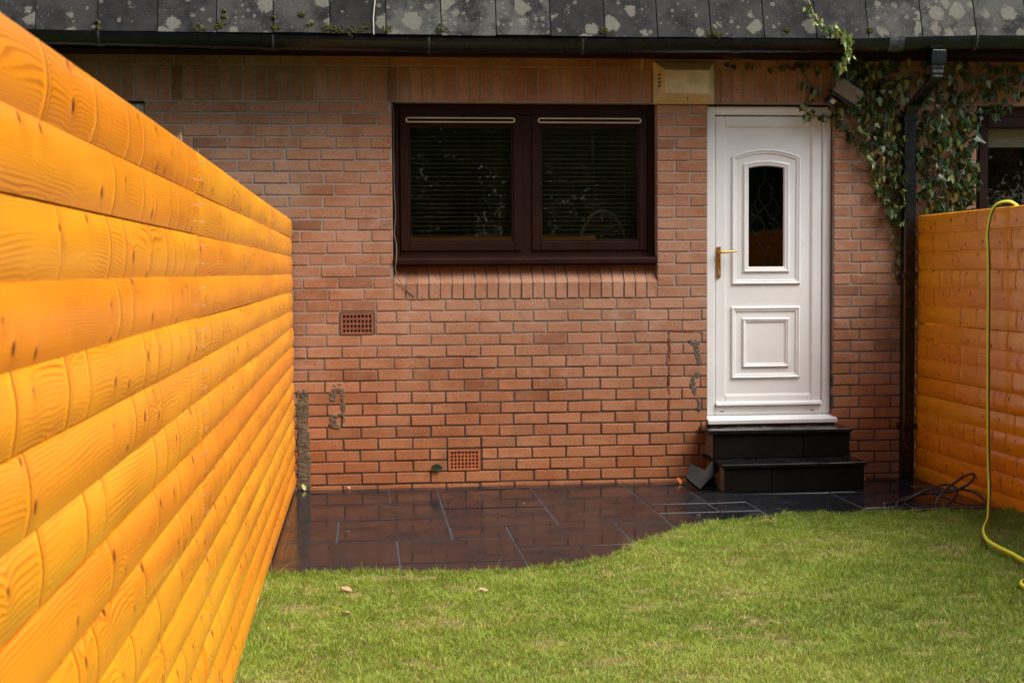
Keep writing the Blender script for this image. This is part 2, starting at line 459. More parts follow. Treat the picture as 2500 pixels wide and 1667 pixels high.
# ------------------------------------------------------------------ mesh helpers
class MB:
    def __init__(self):
        self.v, self.f, self.mi = [], [], []

    def add(self, vs, fs, mi=0):
        o = len(self.v)
        self.v += [tuple(p) for p in vs]
        self.f += [tuple(i + o for i in q) for q in fs]
        self.mi += [mi] * len(fs)
        return self

    def box(self, x0, x1, y0, y1, z0, z1, bev=0.0, mi=0, jit=0.0):
        if not bev:
            vs = [(x, y, z) for z in (z0, z1) for y in (y0, y1) for x in (x0, x1)]
            fs = [(0, 2, 3, 1), (4, 5, 7, 6), (0, 1, 5, 4), (2, 6, 7, 3), (0, 4, 6, 2), (1, 3, 7, 5)]
            return self.add(vs, fs, mi)
        lo, hi = (x0, y0, z0), (x1, y1, z1)
        vs, idx = [], {}
        for sx in (0, 1):
            for sy in (0, 1):
                for sz in (0, 1):
                    s = (sx, sy, sz)
                    j = [random.uniform(-jit, jit) for _ in range(3)]
                    for ax in range(3):
                        q = []
                        for a in range(3):
                            c = (lo, hi)[s[a]][a]
                            if a != ax:
                                c += bev * (1 if s[a] == 0 else -1)
                            q.append(c + j[a])
                        idx[(s, ax)] = len(vs)
                        vs.append(q)
        fs = []
        def g(s, ax):
            return idx[(tuple(s), ax)]
        for ax in range(3):
            a, b = (ax + 1) % 3, (ax + 2) % 3
            for sv in (0, 1):
                loop = []
                for (p, q) in ((0, 0), (1, 0), (1, 1), (0, 1)):
                    s = [0, 0, 0]
                    s[ax], s[a], s[b] = sv, p, q
                    loop.append(g(s, ax))
                fs.append(tuple(loop if sv else loop[::-1]))
        for ax in range(3):
            a, b = (ax + 1) % 3, (ax + 2) % 3
            for p in (0, 1):
                for q in (0, 1):
                    s0 = [0, 0, 0]; s1 = [0, 0, 0]
                    s0[ax], s1[ax] = 0, 1
                    s0[a] = s1[a] = p
                    s0[b] = s1[b] = q
                    loop = [g(s0, a), g(s1, a), g(s1, b), g(s0, b)]
                    fs.append(tuple(loop if p == q else loop[::-1]))
        for sx in (0, 1):
            for sy in (0, 1):
                for sz in (0, 1):
                    s = (sx, sy, sz)
                    loop = [g(s, 0), g(s, 1), g(s, 2)]
                    fs.append(tuple(loop if (sx + sy + sz) % 2 else loop[::-1]))
        return self.add(vs, fs, mi)

    def prism(self, poly, a, b, fn, mi=0, caps=True):
        """extrude a 2-D polygon from a to b; fn(p, q, t) -> xyz"""
        n = len(poly)
        vs = [fn(p, q, a) for p, q in poly] + [fn(p, q, b) for p, q in poly]
        fs = [(i, (i + 1) % n, n + (i + 1) % n, n + i) for i in range(n)]
        if caps:
            fs += [tuple(range(n))[::-1], tuple(range(n, 2 * n))]
        return self.add(vs, fs, mi)

    def tube(self, pts, r, n=8, mi=0, stripe=None, caps=True):
        pts = [Vector(p) for p in pts]
        rad = r if isinstance(r, (list, tuple)) else [r] * len(pts)
        tg = []
        for i in range(len(pts)):
            d = pts[min(i + 1, len(pts) - 1)] - pts[max(i - 1, 0)]
            tg.append(d.normalized() if d.length > 1e-9 else Vector((0, 0, 1)))
        ref = Vector((0, 0, 1)) if abs(tg[0].z) < 0.9 else Vector((1, 0, 0))
        nx = tg[0].cross(ref).normalized()
        vs, fs, mis = [], [], []
        for i, p in enumerate(pts):
            nx = (nx - tg[i] * nx.dot(tg[i])).normalized()
            ny = tg[i].cross(nx)
            for k in range(n):
                a = 2 * math.pi * k / n
                vs.append(p + (nx * math.cos(a) + ny * math.sin(a)) * rad[i])
        for i in range(len(pts) - 1):
            for k in range(n):
                fs.append((i * n + k, i * n + (k + 1) % n, (i + 1) * n + (k + 1) % n, (i + 1) * n + k))
                mis.append(stripe[1] if stripe and k in stripe[0] else mi)
        if caps:
            fs += [tuple(range(n))[::-1], tuple(range((len(pts) - 1) * n, len(pts) * n))]
            mis += [mi, mi]
        o = len(self.v)
        self.v += [tuple(p) for p in vs]
        self.f += [tuple(i + o for i in q) for q in fs]
        self.mi += mis
        return self

    def mesh(self, name, mats, smooth=False):
        me = bpy.data.meshes.new(name)
        me.from_pydata(self.v, [], self.f)
        for mt in (mats if isinstance(mats, (list, tuple)) else [mats]):
            me.materials.append(mt)
        if any(self.mi):
            me.polygons.foreach_set('material_index', self.mi)
        if smooth:
            me.polygons.foreach_set('use_smooth', [True] * len(self.f))
        me.update()
        return me

    def build(self, name, mats, parent=None, smooth=False, loc=None, rot=None):
        return link(name, self.mesh(name, mats, smooth), parent, loc, rot)


def link(name, data, parent=None, loc=None, rot=None, scale=None):
    o = bpy.data.objects.new(name, data)
    C.objects.link(o)
    if parent is not None:
        o.parent = parent
    if loc is not None:
        o.location = loc
    if rot is not None:
        o.rotation_euler = rot
    if scale is not None:
        o.scale = scale
    return o


def empty(name, loc=(0, 0, 0)):
    """things keep their empties at world origin-independent base points; parts are given in world space"""
    o = bpy.data.objects.new(name, None)
    o.empty_display_size = 0.1
    o.location = loc
    C.objects.link(o)
    return o


def tag(o, label=None, cat=None, group=None, kind=None):
    if label: o['label'] = label
    if cat: o['category'] = cat
    if group: o['group'] = group
    if kind: o['kind'] = kind
    return o


def spline(pts, per=8, closed=False):
    P = [Vector(p) for p in pts]
    out = []
    n = len(P)
    for i in range(n - 1):
        p0, p1, p2, p3 = P[max(i - 1, 0)], P[i], P[i + 1], P[min(i + 2, n - 1)]
        for k in range(per):
            s = k / per
            out.append(0.5 * ((2 * p1) + (p2 - p0) * s + (2 * p0 - 5 * p1 + 4 * p2 - p3) * s * s + (3 * p1 - p0 - 3 * p2 + p3) * s ** 3))
    out.append(P[-1])
    return out


def blob(poly, y0, y1, jag=0.004, step=0.012):
    """irregular outline on the wall (x,z) -> jagged outline"""
    out = []
    n = len(poly)
    for i in range(n):
        a, b = Vector(poly[i]), Vector(poly[(i + 1) % n])
        k = max(1, int((b - a).length / step))
        for j in range(k):
            p = a.lerp(b, j / k)
            out.append((p.x + random.uniform(-jag, jag), p.y + random.uniform(-jag, jag)))
    return out

def vnoise(x, y, scale, seed):
    r = np.random.default_rng(seed)
    gsz = 64
    gr = r.random((gsz, gsz))
    u, v = x * scale, y * scale
    i, j = np.floor(u).astype(int), np.floor(v).astype(int)
    fx, fy = u - i, v - j
    fx, fy = fx * fx * (3 - 2 * fx), fy * fy * (3 - 2 * fy)
    g00, g10 = gr[i % gsz, j % gsz], gr[(i + 1) % gsz, j % gsz]
    g01, g11 = gr[i % gsz, (j + 1) % gsz], gr[(i + 1) % gsz, (j + 1) % gsz]
    return (g00 * (1 - fx) + g10 * fx) * (1 - fy) + (g01 * (1 - fx) + g11 * fx) * fy

# ------------------------------------------------------------------ ground
X_L, X_R, Y_B = -0.45, 3.67, -13.2
g = MB().add([(-150, -150, -0.09), (150, -150, -0.09), (150, 150, -0.09), (-150, 150, -0.09)], [(0, 1, 2, 3)]).build('ground', M['ground'])
tag(g, 'rough grassy ground around the house and gardens', 'ground', kind='structure')

EDGE = [(-0.52, -2.67), (-0.445, -2.675), (-0.086, -2.705), (0.315, -2.74), (0.72, -2.735), (0.938, -2.648), (1.128, -2.509),
        (1.353, -2.231), (1.573, -1.937), (1.8, -1.668), (2.03, -1.535), (2.359, -1.438), (2.733, -1.452), (3.098, -1.49), (3.358, -1.49), (3.75, -1.45)]
ex = np.array([e[0] for e in EDGE]); ey = np.array([e[1] for e in EDGE])
def edge_y(x):
    return np.interp(x, ex, ey)

# lawn base, slightly lumpy
nx_, ny_ = 60, 110
vs, fs = [], []
for j in range(ny_ + 1):
    for i in range(nx_ + 1):
        x = X_L - 0.06 + (X_R - X_L + 0.12) * i / nx_
        top = float(edge_y(x)) - 0.012
        tt = j / ny_
        y = top + (Y_B - top) * tt ** 1.6
        z = 0.012 + 0.006 * math.sin(x * 3.1 + y * 1.7) + 0.004 * math.sin(x * 7.7 - y * 5.3)
        if j == 0:
            z = -0.02
        vs.append((x, y, z))
for j in range(ny_):
    for i in range(nx_):
        a = j * (nx_ + 1) + i
        fs.append((a, a + nx_ + 1, a + nx_ + 2, a + 1))
lawn = MB().add(vs, fs).build('lawn', M['soil'], smooth=True)
tag(lawn, 'newly laid turf lawn with a curved edge beside the patio', 'lawn', kind='structure')

# ------------------------------------------------------------------ patio
bed = MB().box(X_L - 0.07, X_R + 0.07, -3.0, 0.05, -0.06, -0.0035).build('patio', M['bed'])
tag(bed, 'wet dark slate patio along the foot of the brick wall', 'patio', kind='structure')
SL = [(-0.50, 0.148, -0.605, 0), (0.148, 0.455, -0.605, 0), (-0.50, 0.455, -1.2, -0.605), (-0.50, -0.155, -1.825, -1.2), (-0.155, 0.455, -1.825, -1.2),
      (-0.50, 0.158, -2.43, -1.825), (0.158, 0.77, -2.43, -1.825), (-0.50, 0.158, -2.95, -2.43), (0.158, 0.77, -2.95, -2.43), (0.77, 1.38, -2.95, -2.1),
      (0.455, 1.066, -0.878, 0), (0.455, 1.066, -1.49, -0.878), (0.455, 0.77, -1.825, -1.49), (0.77, 1.38, -2.1, -1.49), (1.066, 1.685, -0.6, 0),
      (1.066, 1.685, -1.49, -0.6), (1.38, 1.685, -2.1, -1.49), (1.685, 2.052, -0.895, 0), (1.685, 2.052, -1.195, -0.895), (2.052, 2.297, -1.195, -0.895),
      (2.052, 2.297, -0.895, 0), (1.685, 2.297, -1.8, -1.195), (2.297, 2.915, -0.6, 0), (2.297, 2.915, -1.5, -0.6), (2.297, 2.915, -2.1, -1.5),
      (2.915, 3.53, -0.6, 0), (2.915, 3.53, -1.205, -0.6), (3.53, 3.72, -0.6, 0), (3.53, 3.72, -1.205, -0.6), (2.915, 3.72, -1.65, -1.205),
      (1.38, 1.685, -2.5, -2.1), (1.685, 2.297, -2.1, -1.8)]
for (x0, x1, y0, y1) in SL:
    gp = random.uniform(0.0035, 0.0065)
    cx, cy = (x0 + x1) / 2, (y0 + y1) / 2
    b = MB().box(x0 + gp - cx, x1 - gp - cx, y0 + gp - cy, y1 - gp - cy, -0.03, 0.0, 0.0028, jit=0.0026)
    o = b.build('slab', M['slate'], bed, loc=(cx, cy, random.uniform(-0.0006, 0.0006)))
    o.rotation_euler = (random.uniform(-0.0012, 0.0012), random.uniform(-0.0012, 0.0012), 0)

# ------------------------------------------------------------------ the brick terrace
house = empty('brick_terrace_house')
tag(house, 'brick terrace house with brown window, white door and lichen-covered tiled roof', 'house')
Z0, CH = 0.025, 0.075
ZL = Z0 + 33 * CH                      # underside of the soldier course
WX0, WX1 = -5.2, 7.6
OPEN = [(0.192, 1.933, 1.225, ZL), (2.267, 3.134, 0.30, ZL), (-2.21, -1.366, 0.30, ZL), (4.118, 5.86, 1.225, ZL)]
AIR = [(-0.160, 0.073, Z0 + 13 * CH, Z0 + 15 * CH), (0.532, 0.757, Z0 + 1 * CH, Z0 + 3 * CH)]
# mortar core
core = MB()
xs = sorted({WX0, WX1, *[o[0] for o in OPEN], *[o[1] for o in OPEN], *[a[0] + 0.004 for a in AIR], *[a[1] - 0.004 for a in AIR]})
YM = 0.0045
for a, b in zip(xs[:-1], xs[1:]):
    mid = (a + b) / 2
    cuts = [(o[2], o[3]) for o in OPEN if o[0] < mid < o[1]] + [(q[2] + .004, q[3] - .004) for q in AIR if q[0] < mid < q[1]]
    z = -0.05
    for c0, c1 in sorted(cuts):
        core.box(a, b, YM, 0.11, z, c0)
        z = c1
    core.box(a, b, YM, 0.11, z, 2.90)
wall = core.build('wall', M['mortar'], house)
wall['label'] = 'grey mortar bed holding the bricks of the wall'

# bricks
BL, BH, BD = 0.215, 0.065, 0.100
variants = []
for k in range(8):
    b = MB().box(-BL / 2, BL / 2, 0, BD, -BH / 2, BH / 2, 0.0034, jit=0.0017)
    variants.append(b.mesh('brick', M['brick']))
full, cut = [], []                     # (x0, x1, zc)
for c in range(-1, 37):
    zc = Z0 + c * CH + 0.0375
    if c >= 33 and c < 36:
        continue
    if c == 36:
        zc = ZL + 0.225 + 0.0375
    odd = c % 2
    start = (0.078 if odd else -0.027) + (0.03 * math.sin(c * 1.7) if c >= 16 else 0.008 * math.sin(c * 2.3))
    k0 = int((WX0 - start) / 0.225) - 1
    perps = [start + 0.225 * k + random.gauss(0, 0.002) for k in range(k0, k0 + 62)]
    # piers set out from their own edges
    if c < 33:
        perps = [q for q in perps if not 3.134 < q < 4.118]
        perps += ([3.248, 3.421, 3.645, 3.87] if odd else [3.311, 3.532, 3.757, 3.98])
        if zc > 1.225:
            perps = [q for q in perps if not 1.933 < q < 2.267]
            perps += ([2.053] if odd else [2.152])
        perps = sorted(perps)
    gaps = [(o[0], o[1]) for o in OPEN if o[2] < zc < o[3]] + [(q[0], q[1]) for q in AIR if q[2] < zc < q[3]]
    for a, b in zip(perps[:-1], perps[1:]):
        a2, b2 = a + 0.005, b - 0.005
        spans = [(max(a2, WX0), min(b2, WX1))]
        for g0, g1 in gaps:
            ns = []
            for (s, e) in spans:
                if e <= g0 or s >= g1:
                    ns.append((s, e)); continue
                if s < g0: ns.append((s, min(e, g0 - (0.006 if (g0, g1) in [(q[0], q[1]) for q in AIR] else 0.0))))
                if e > g1: ns.append((max(s, g1 + (0.006 if (g0, g1) in [(q[0], q[1]) for q in AIR] else 0.0)), e))
            spans = ns
        for (s, e) in spans:
            if e - s < 0.022:
                continue
            it = (s, e, zc)
            if abs((e - s) - BL) < 0.012 and c >= 0 and c < 33 and -0.44 < s and e < 3.55:
                full.append(it)
            else:
                cut.append(it)
full.sort(key=lambda t: (t[0] + t[1]) ** 2 / 4 + 0.5 * (t[2] - 1.0) ** 2)
for i, (s, e, zc) in enumerate(full):
    if i >= 300:
        cut.append((s, e, zc))
        continue
    o = link('brick', variants[i % 8], wall, ((s + e) / 2, random.gauss(0, 0.0011), zc + random.gauss(0, 0.0008)),
             (0, random.gauss(0, 0.0035), random.gauss(0, 0.003)))
    o.scale.x = (e - s) / BL
rest = MB()
rr = []
for (s, e, zc) in cut:
    y = random.gauss(0, 0.0011)
    n0 = len(rest.f)
    rest.box(s, e, y, y + BD, zc - BH / 2, zc + BH / 2, 0.0034, jit=0.0017)
    rr += [random.random()] * (len(rest.f) - n0)
me = rest.mesh('brick', M['brick'])
at = me.attributes.new('rnd', 'FLOAT', 'FACE')
at.data.foreach_set('value', rr)
o = link('brick', me, wall)
o['kind'] = 'stuff'
# soldier course
sv = []
for k in range(4):
    sv.append(MB().box(-0.0325, 0.0325, 0, BD, -0.1075, 0.1075, 0.0034, jit=0.0017).mesh('soldier_brick', M['brick']))
x = -2.3
i = 0
while x < 4.9:
    link('soldier_brick', sv[i % 4], wall, (x + random.gauss(0, 0.001), random.gauss(0, 0.0012), ZL + 0.1145), (0, random.gauss(0, 0.004), 0))
    x += 0.0757
    i += 1
# sloping sill bricks under the windows
prof = [(-0.003, 1.2315), (-0.003, 1.331), (0.001, 1.3345), (0.094, 1.447), (0.104, 1.447), (0.104, 1.2315)]
sb = MB().prism(prof, -0.0325, 0.0325, lambda p, q, t: (t, p, q)).mesh('sill_brick', M['brick'])
for x0, n, st in ((0.199, 23, 0.0757), (4.125, 23, 0.0757)):
    if x0 > 4:
        continue
    for k in range(n):
        link('sill_brick', sb, wall, (x0 + 0.0325 + k * st + random.gauss(0, .0008), random.gauss(0, 0.0012), random.gauss(0, 0.0008)))
    MB().prism([(0.006, 1.2255), (0.006, 1.331), (0.098, 1.441), (0.108, 1.441), (0.108, 1.2255)], x0 - 0.006, x0 + n * st - 0.003,
               lambda p, q, t: (t, p, q)).build('sill_mortar', M['mortar'], wall)
MB().prism([(0.0, 1.2255), (0.0, 1.331), (0.098, 1.441), (0.108, 1.441), (0.108, 1.2255)], 4.12, 5.858, lambda p, q, t: (t, p, q)).build('sill_mortar', M['brick'], wall)

# rooms behind the openings (closed boxes, faces inward)
def room(x0, x1, y0, y1, z0, z1, name):
    th = 0.08
    r = MB()
    r.box(x0 - th, x0, y0, y1 + th, z0, z1)
    r.box(x1, x1 + th, y0, y1 + th, z0, z1)
    r.box(x0, x1, y1, y1 + th, z0, z1)
    r.box(x0 - th, x1 + th, y0, y1 + th, z1, z1 + th)
    o = r.build(name, M['plaster'], house)
    f = MB().box(x0 - th, x1 + th, y0, y1 + th, z0 - th, z0).build('room_floor', M['carpet'], house)
    return o
room(-0.9, 2.13, 0.113, 3.9, 0.42, 2.72, 'room_shell')
room(2.215, 3.25, 0.113, 3.9, 0.42, 2.72, 'hall_shell')
room(3.9, 6.1, 0.113, 3.5, 0.42, 2.72, 'room_shell')
room(-2.3, -1.3, 0.113, 3.0, 0.42, 2.72, 'hall_shell')

# eaves
MB().box(WX0, WX1, -0.263, 0.0, 2.7885, 2.806).build('soffit', M['brown_dark'], house)
MB().box(WX0, WX1, -0.285, -0.2635, 2.776, 2.905, 0.002).build('fascia', M['brown_dark'], house)

# roof
PIT = R(76)
rowg = 0.345
ca, sa = math.cos(PIT), math.sin(PIT)
def slope(s, h=0.0):                   # along-slope distance, height above slope
    return (-0.338 + s * ca - h * sa, 2.872 + s * sa + h * ca)
deck = MB().prism([slope(0.01, -0.05), slope(1.04, -0.05), slope(1.04, -0.006), slope(0.01, -0.006)], WX0, WX1, lambda p, q, t: (t, p, q))
deck.box(WX0, WX1, -0.02, 7.5, 3.80, 3.86)
roof = deck.build('roof', M['tile'], house)
roof['label'] = 'dark grey tiled roof mottled with pale lichen'
tj = [-1.952, -1.588, -1.229, -0.876, -0.533, -0.187, 0.156, 0.498, 0.842, 1.183, 1.528, 1.864, 2.208, 2.553, 2.894, 3.239, 3.597, 3.96, 4.305, 4.65, 4.995, 5.34]
tj = [tj[0] - 0.36 * k for k in range(5, 0, -1)] + tj
tiles = []
for k in range(4):
    t = MB().box(-0.5, 0.5, 0, 0.40, 0.0, 0.013, 0.0, jit=0).mesh('tile', M['tile'])
    tiles.append(t)
LICHEN_COVER = {0.156: 0.95, 0.498: 1.0, 0.842: 1.0, -0.533: 0.6, -0.876: 0.55, 3.239: 0.75, 3.597: 0.9, 3.96: 0.8, 1.183: 0.06, 1.528: 0.25, -0.187: 0.15}  # lichen cover of single tiles, keyed by left edge
for row in range(3):
    for a, b in zip(tj[:-1], tj[1:]):
        off = (b - a) / 2 if row == 1 else 0
        yy, zz = slope(rowg * row, 0.003)
        o = link('tile', tiles[0], roof, ((a + b) / 2 + off, yy, zz + random.gauss(0, 0.002)), (PIT - R(2.4) + random.gauss(0, 0.006), 0, random.gauss(0, 0.004)), ((b - a) - 0.007, 1, 1))
        cv = LICHEN_COVER.get(round(a, 3), random.uniform(0.05, 0.32)) if row == 0 else random.uniform(0.1, 0.8)
        o.color = (cv, cv, cv, 1)
# moss along the joints and the eave
mb = MB()
for (mx, ms, mw) in ((-0.86, 0.035, 0.022), (-0.845, 0.05, 0.02), (-0.83, 0.10, 0.012), (-0.98, 0.03, 0.03), (-0.20, 0.04, 0.035), (-0.05, 0.025, 0.05), (0.02, 0.03, 0.03),
                     (-0.14, 0.02, 0.04), (0.165, 0.03, 0.03), (0.50, 0.03, 0.03), (1.52, 0.035, 0.02), (2.205, 0.025, 0.04), (2.25, 0.02, 0.03), (3.0, 0.03, 0.04), (-0.52, 0.03, 0.02),
                     (-0.36, 0.12, 0.02), (-0.30, 0.06, 0.015), (2.70, 0.05, 0.02), (3.25, 0.06, 0.015), (-1.58, 0.02, 0.012), (-1.59, 0.06, 0.008), (-0.835, 0.14, 0.009), (-0.53, 0.10, 0.009)):
    for k in range(26):
        r = random.uniform(0.003, 0.0075)
        yy, zz = slope(ms + random.gauss(0, mw * 0.45), 0.017 + random.uniform(0, 0.006))
        xx = mx + random.gauss(0, mw * 0.6)
        mb.add([(xx - r, yy, zz), (xx + r, yy, zz), (xx, yy - r, zz), (xx, yy + r, zz), (xx, yy, zz + r), (xx, yy, zz - r)],
               [(0, 2, 4), (2, 1, 4), (1, 3, 4), (3, 0, 4), (2, 0, 5), (1, 2, 5), (3, 1, 5), (0, 3, 5)])
o = mb.build('moss', M['moss'], roof)
o['kind'] = 'stuff'
o['label'] = 'tufts of yellow-green moss along the roof edge'

# gutter: sagging half-round runs joined by brackets
GZ = [(-5.2, 2.905), (-1.57, 2.868), (-0.555, 2.852), (0.42, 2.845), (1.38, 2.850), (2.36, 2.860), (3.13, 2.866), (3.40, 2.880), (3.94, 2.897), (7.6, 2.93)]
gx = [q[0] for q in GZ]; gz = [q[1] for q in GZ]
GY, GR = -0.350, 0.056
def gtop(x):
    return float(np.interp(x, gx, gz))
def half_pipe(x0, x1, r, th, seg, lip=0.0):
    arc = [math.pi + math.pi * k / 12 for k in range(13)]
    poly = [(math.cos(a) * r, math.sin(a) * r * 1.45) for a in arc]
    poly += [(math.cos(a) * (r - th), math.sin(a) * (r * 1.45 - th)) for a in reversed(arc)]
    n = len(poly)
    b = MB()
    vs, fs = [], []
    for k in range(seg + 1):
        xx = x0 + (x1 - x0) * k / seg
        for (p, q) in poly:
            vs.append((xx, GY + p, gtop(xx) + q + lip))
    for k in range(seg):
        for j in range(n):
            fs.append((k * n + j, k * n + (j + 1) % n, (k + 1) * n + (j + 1) % n, (k + 1) * n + j))
    fs += [tuple(range(n)), tuple(range(seg * n, seg * n + n))[::-1]]
    return b.add(vs, fs)
runs = [(-5.2, -1.575), (-1.565, -0.56), (-0.55, 1.376), (1.384, 2.355), (2.365, 3.40), (3.41, 3.936), (3.944, 7.6)]
for (a, b) in runs:
    gt = half_pipe(a, b, GR, 0.003, max(2, int((b - a) / 0.15))).build('gutter', M['blackp'], house, smooth=False)
for xj, w, mt in ((-1.57, 0.030, 'blackp'), (-0.89, 0.022, 'blackp'), (-0.555, 0.050, 'blackp'), (0.42, 0.024, 'blackp'), (1.38, 0.035, 'blackp'), (2.36, 0.030, 'blackp'), (3.405, 0.05, 'blackscuff'), (3.94, 0.032, 'blackp')):
    half_pipe(xj - w, xj + w, GR + 0.0045, 0.003, 1, 0.002).build('gutter_bracket', M[mt], house)
for xj in (-1.57, -0.53, 0.42, 1.38, 3.94):
    half_pipe(xj - 0.006, xj + 0.004, GR + 0.006, 0.002, 1, 0.002).build('bracket_clip', M['blackscuff'], house)
# outlet and downpipe
MB().box(3.635, 3.735, GY - 0.062, GY + 0.05, 2.712, 2.806, 0.008).build('gutter_outlet', M['blackp'], house)
dp = MB()
for (z0, z1, r) in ((2.655, 2.685, 0.037), (2.687, 2.717, 0.040), (2.63, 2.653, 0.035)):
    dp.box(3.685 - r, 3.685 + r, GY - r, GY + r, z0, z1, 0.006)
dp.build('downpipe_socket', M['blackscuff'], house)
def sq_sweep(pts, r, bev, name, mat):
    b = MB()
    base = [(-r, -r + bev), (-r + bev, -r), (r - bev, -r), (r, -r + bev), (r, r - bev), (r - bev, r), (-r + bev, r), (-r, r - bev)]
    vs, fs = [], []
    for (x, y, z) in pts:
        vs += [(x + p, y + q, z) for p, q in base]
    for k in range(len(pts) - 1):
        for j in range(8):
            fs.append((k * 8 + j, k * 8 + (j + 1) % 8, (k + 1) * 8 + (j + 1) % 8, (k + 1) * 8 + j))
    fs += [tuple(range(8)), tuple(range((len(pts) - 1) * 8, len(pts) * 8))[::-1]]
    return b.add(vs, fs).build(name, mat, house)
sq_sweep([(3.685, GY, 2.66), (3.68, GY + 0.015, 2.62), (3.635, -0.085, 2.48), (3.622, -0.062, 2.42), (3.622, -0.062, 0.0)], 0.040, 0.008, 'downpipe', M['blackp'])
for z in (2.40, 1.36, 0.35):
    MB().box(3.572, 3.672, -0.110, -0.002, z - 0.02, z + 0.02, 0.004).build('downpipe_bracket', M['blackp'], house)

# ------------------------------------------------------------------ window
def window(x0, x1, main):
    Y = 0.083
    z0, z1 = 1.452, ZL - 0.004
    fr = MB()
    ft = 0.047
    fr.box(x0, x0 + ft, Y, Y + 0.06, z0 + 0.05, z1, 0.004)
    fr.box(x1 - ft, x1, Y, Y + 0.06, z0 + 0.05, z1, 0.004)
    fr.box(x0 + ft, x1 - ft, Y + 0.0005, Y + 0.06, z1 - 0.07, z1, 0.004)
    fr.box(x0 + ft, x1 - ft, Y + 0.0005, Y + 0.06, z0 + 0.05, z0 + 0.095, 0.004)
    xm = x0 + 0.882
    if main:
        fr.box(xm - 0.045, xm + 0.045, Y + 0.001, Y + 0.06, z0 + 0.095, z1 - 0.07, 0.004)
    w = fr.build('window', M['brown'], house)
    w['label'] = 'dark brown double window with open blinds behind' if main else 'dark brown window at the far right'
    # projecting sill
    prof = [(-0.012, 1.455), (-0.012, 1.483), (-0.004, 1.491), (0.070, 1.508), (0.083, 1.508), (0.083, 1.455)]
    MB().prism(prof, x0 + 0.001, x1 - 0.001, lambda p, q, t: (t, p, q)).build('sill', M['brown'], w)
    MB().prism([(0.0, 1.440), (0.0, 1.4545), (0.095, 1.4545), (0.095, 1.448)], x0 + 0.004, x1 - 0.004, lambda p, q, t: (t, p, q)).build('sill_shade_strip', M['brown_dark'], w)  # darker strip that paints in the shade under the sill
    spans = [(x0 + ft + 0.003, xm - 0.034), (xm + 0.034, x1 - ft - 0.003)] if main else [(x0 + ft + 0.003, x1 - ft - 0.003)]
    for (a, b) in spans:
        s0, s1 = z0 + 0.088, z1 - 0.062
        sw = 0.055
        sh = MB()
        Ys = Y - 0.012
        sh.box(a, a + sw, Ys, Ys + 0.06, s0, s1, 0.005)
        sh.box(b - sw, b, Ys, Ys + 0.06, s0, s1, 0.005)
        sh.box(a + sw, b - sw, Ys + 0.0006, Ys + 0.06, s0, s0 + 0.060, 0.005)
        sh.box(a + sw, b - sw, Ys + 0.0006, Ys + 0.06, s1 - 0.075, s1, 0.005)
        s = sh.build('sash', M['brown'], w)
        bd = MB()
        for q in ((a + sw, a + sw + 0.012, s0 + .06, s1 - .075), (b - sw - 0.012, b - sw, s0 + .06, s1 - .075)):
            bd.box(q[0], q[1], Ys + 0.010, Ys + 0.03, q[2], q[3], 0.003)
        bd.box(a + sw + .012, b - sw - .012, Ys + 0.0105, Ys + 0.03, s0 + .06, s0 + .072, 0.003)
        bd.box(a + sw + .012, b - sw - .012, Ys + 0.0105, Ys + 0.03, s1 - .087, s1 - .075, 0.003)
        bd.build('glazing_bead', M['brown'], w)
        MB().box(a + sw, b - sw, Ys + 0.026, Ys + 0.031, s0 + 0.055, s1 - 0.07).build('pane', M['glass'], w)
        if main:
            vx0, vx1 = a + 0.038, b - 0.042
            vz = 2.392
            n = 6
            pol = []
            for k in range(n + 1):
                an = -math.pi / 2 + math.pi * k / n
                pol.append((vx1 - 0.017 + math.cos(an) * 0.017, vz + math.sin(an) * 0.017))
            for k in range(n + 1):
                an = math.pi / 2 + math.pi * k / n
                pol.append((vx0 + 0.017 + math.cos(an) * 0.017, vz + math.sin(an) * 0.017))
            v = MB().prism(pol, Ys - 0.012, Ys, lambda p, q, t: (p, t, q)).build('trickle_vent', M['cream'], w)
            MB().box(vx0 + 0.012, vx1 - 0.012, Ys - 0.0135, Ys - 0.0115, vz - 0.0085, vz + 0.0085).build('vent_slot', M['brown_dark'], w)
    return w, spans
win, spans = window(0.1945, 1.9305, True)
win2, spans2 = window(4.1205, 5.857, False)

# blinds hang inside the panes
def blind(a, b, label, ztop=2.385, zbot=1.585, pitch=0.0294, mat='slat'):
    bl = empty('venetian_blind', ((a + b) / 2, 0.20, ztop))
    tag(bl, label, 'blind', 'venetian blinds inside the brown window')
    rel = Vector(((a + b) / 2, 0.20, ztop))
    W = (b - a)
    MB().box(-W / 2, W / 2, -0.013, 0.013, -0.012, 0.018, 0.002).build('head_rail', M[mat], bl)
    pr = [(-0.0125, -0.0011), (0, 0.0006), (0.0125, 0.0019), (0.0125, 0.0024), (0, 0.0012), (-0.0125, -0.0005)]
    sm = MB().prism(pr, -W / 2 + 0.003, W / 2 - 0.003, lambda p, q, t: (t, p, q)).mesh('slat', M[mat])
    n = int((ztop - zbot) / pitch)
    for k in range(n):
        link('slat', sm, bl, (0, 0, -0.03 - k * pitch), (R(5.5) + random.gauss(0, 0.012), random.gauss(0, 0.0012), 0))
    for q in (-0.34, 0.06, 0.36):
        MB().tube([(W * q, -0.014, 0), (W * q, -0.014, zbot - ztop)], 0.0009, 5).build('cord', M[mat], bl)
    MB().box(-W / 2 + 0.003, W / 2 - 0.003, -0.0125, 0.0125, zbot - ztop - 0.012, zbot - ztop - 0.002, 0.002).build('bottom_rail', M[mat], bl)
(a, b), (c, d) = spans
blind(a + 0.035, b - 0.035, 'open cream venetian blind inside the left pane of the brown window')
blind(c + 0.035, d - 0.035, 'open cream venetian blind inside the right pane of the brown window')
rb = empty('roller_blind', (4.98, 0.20, 2.43))
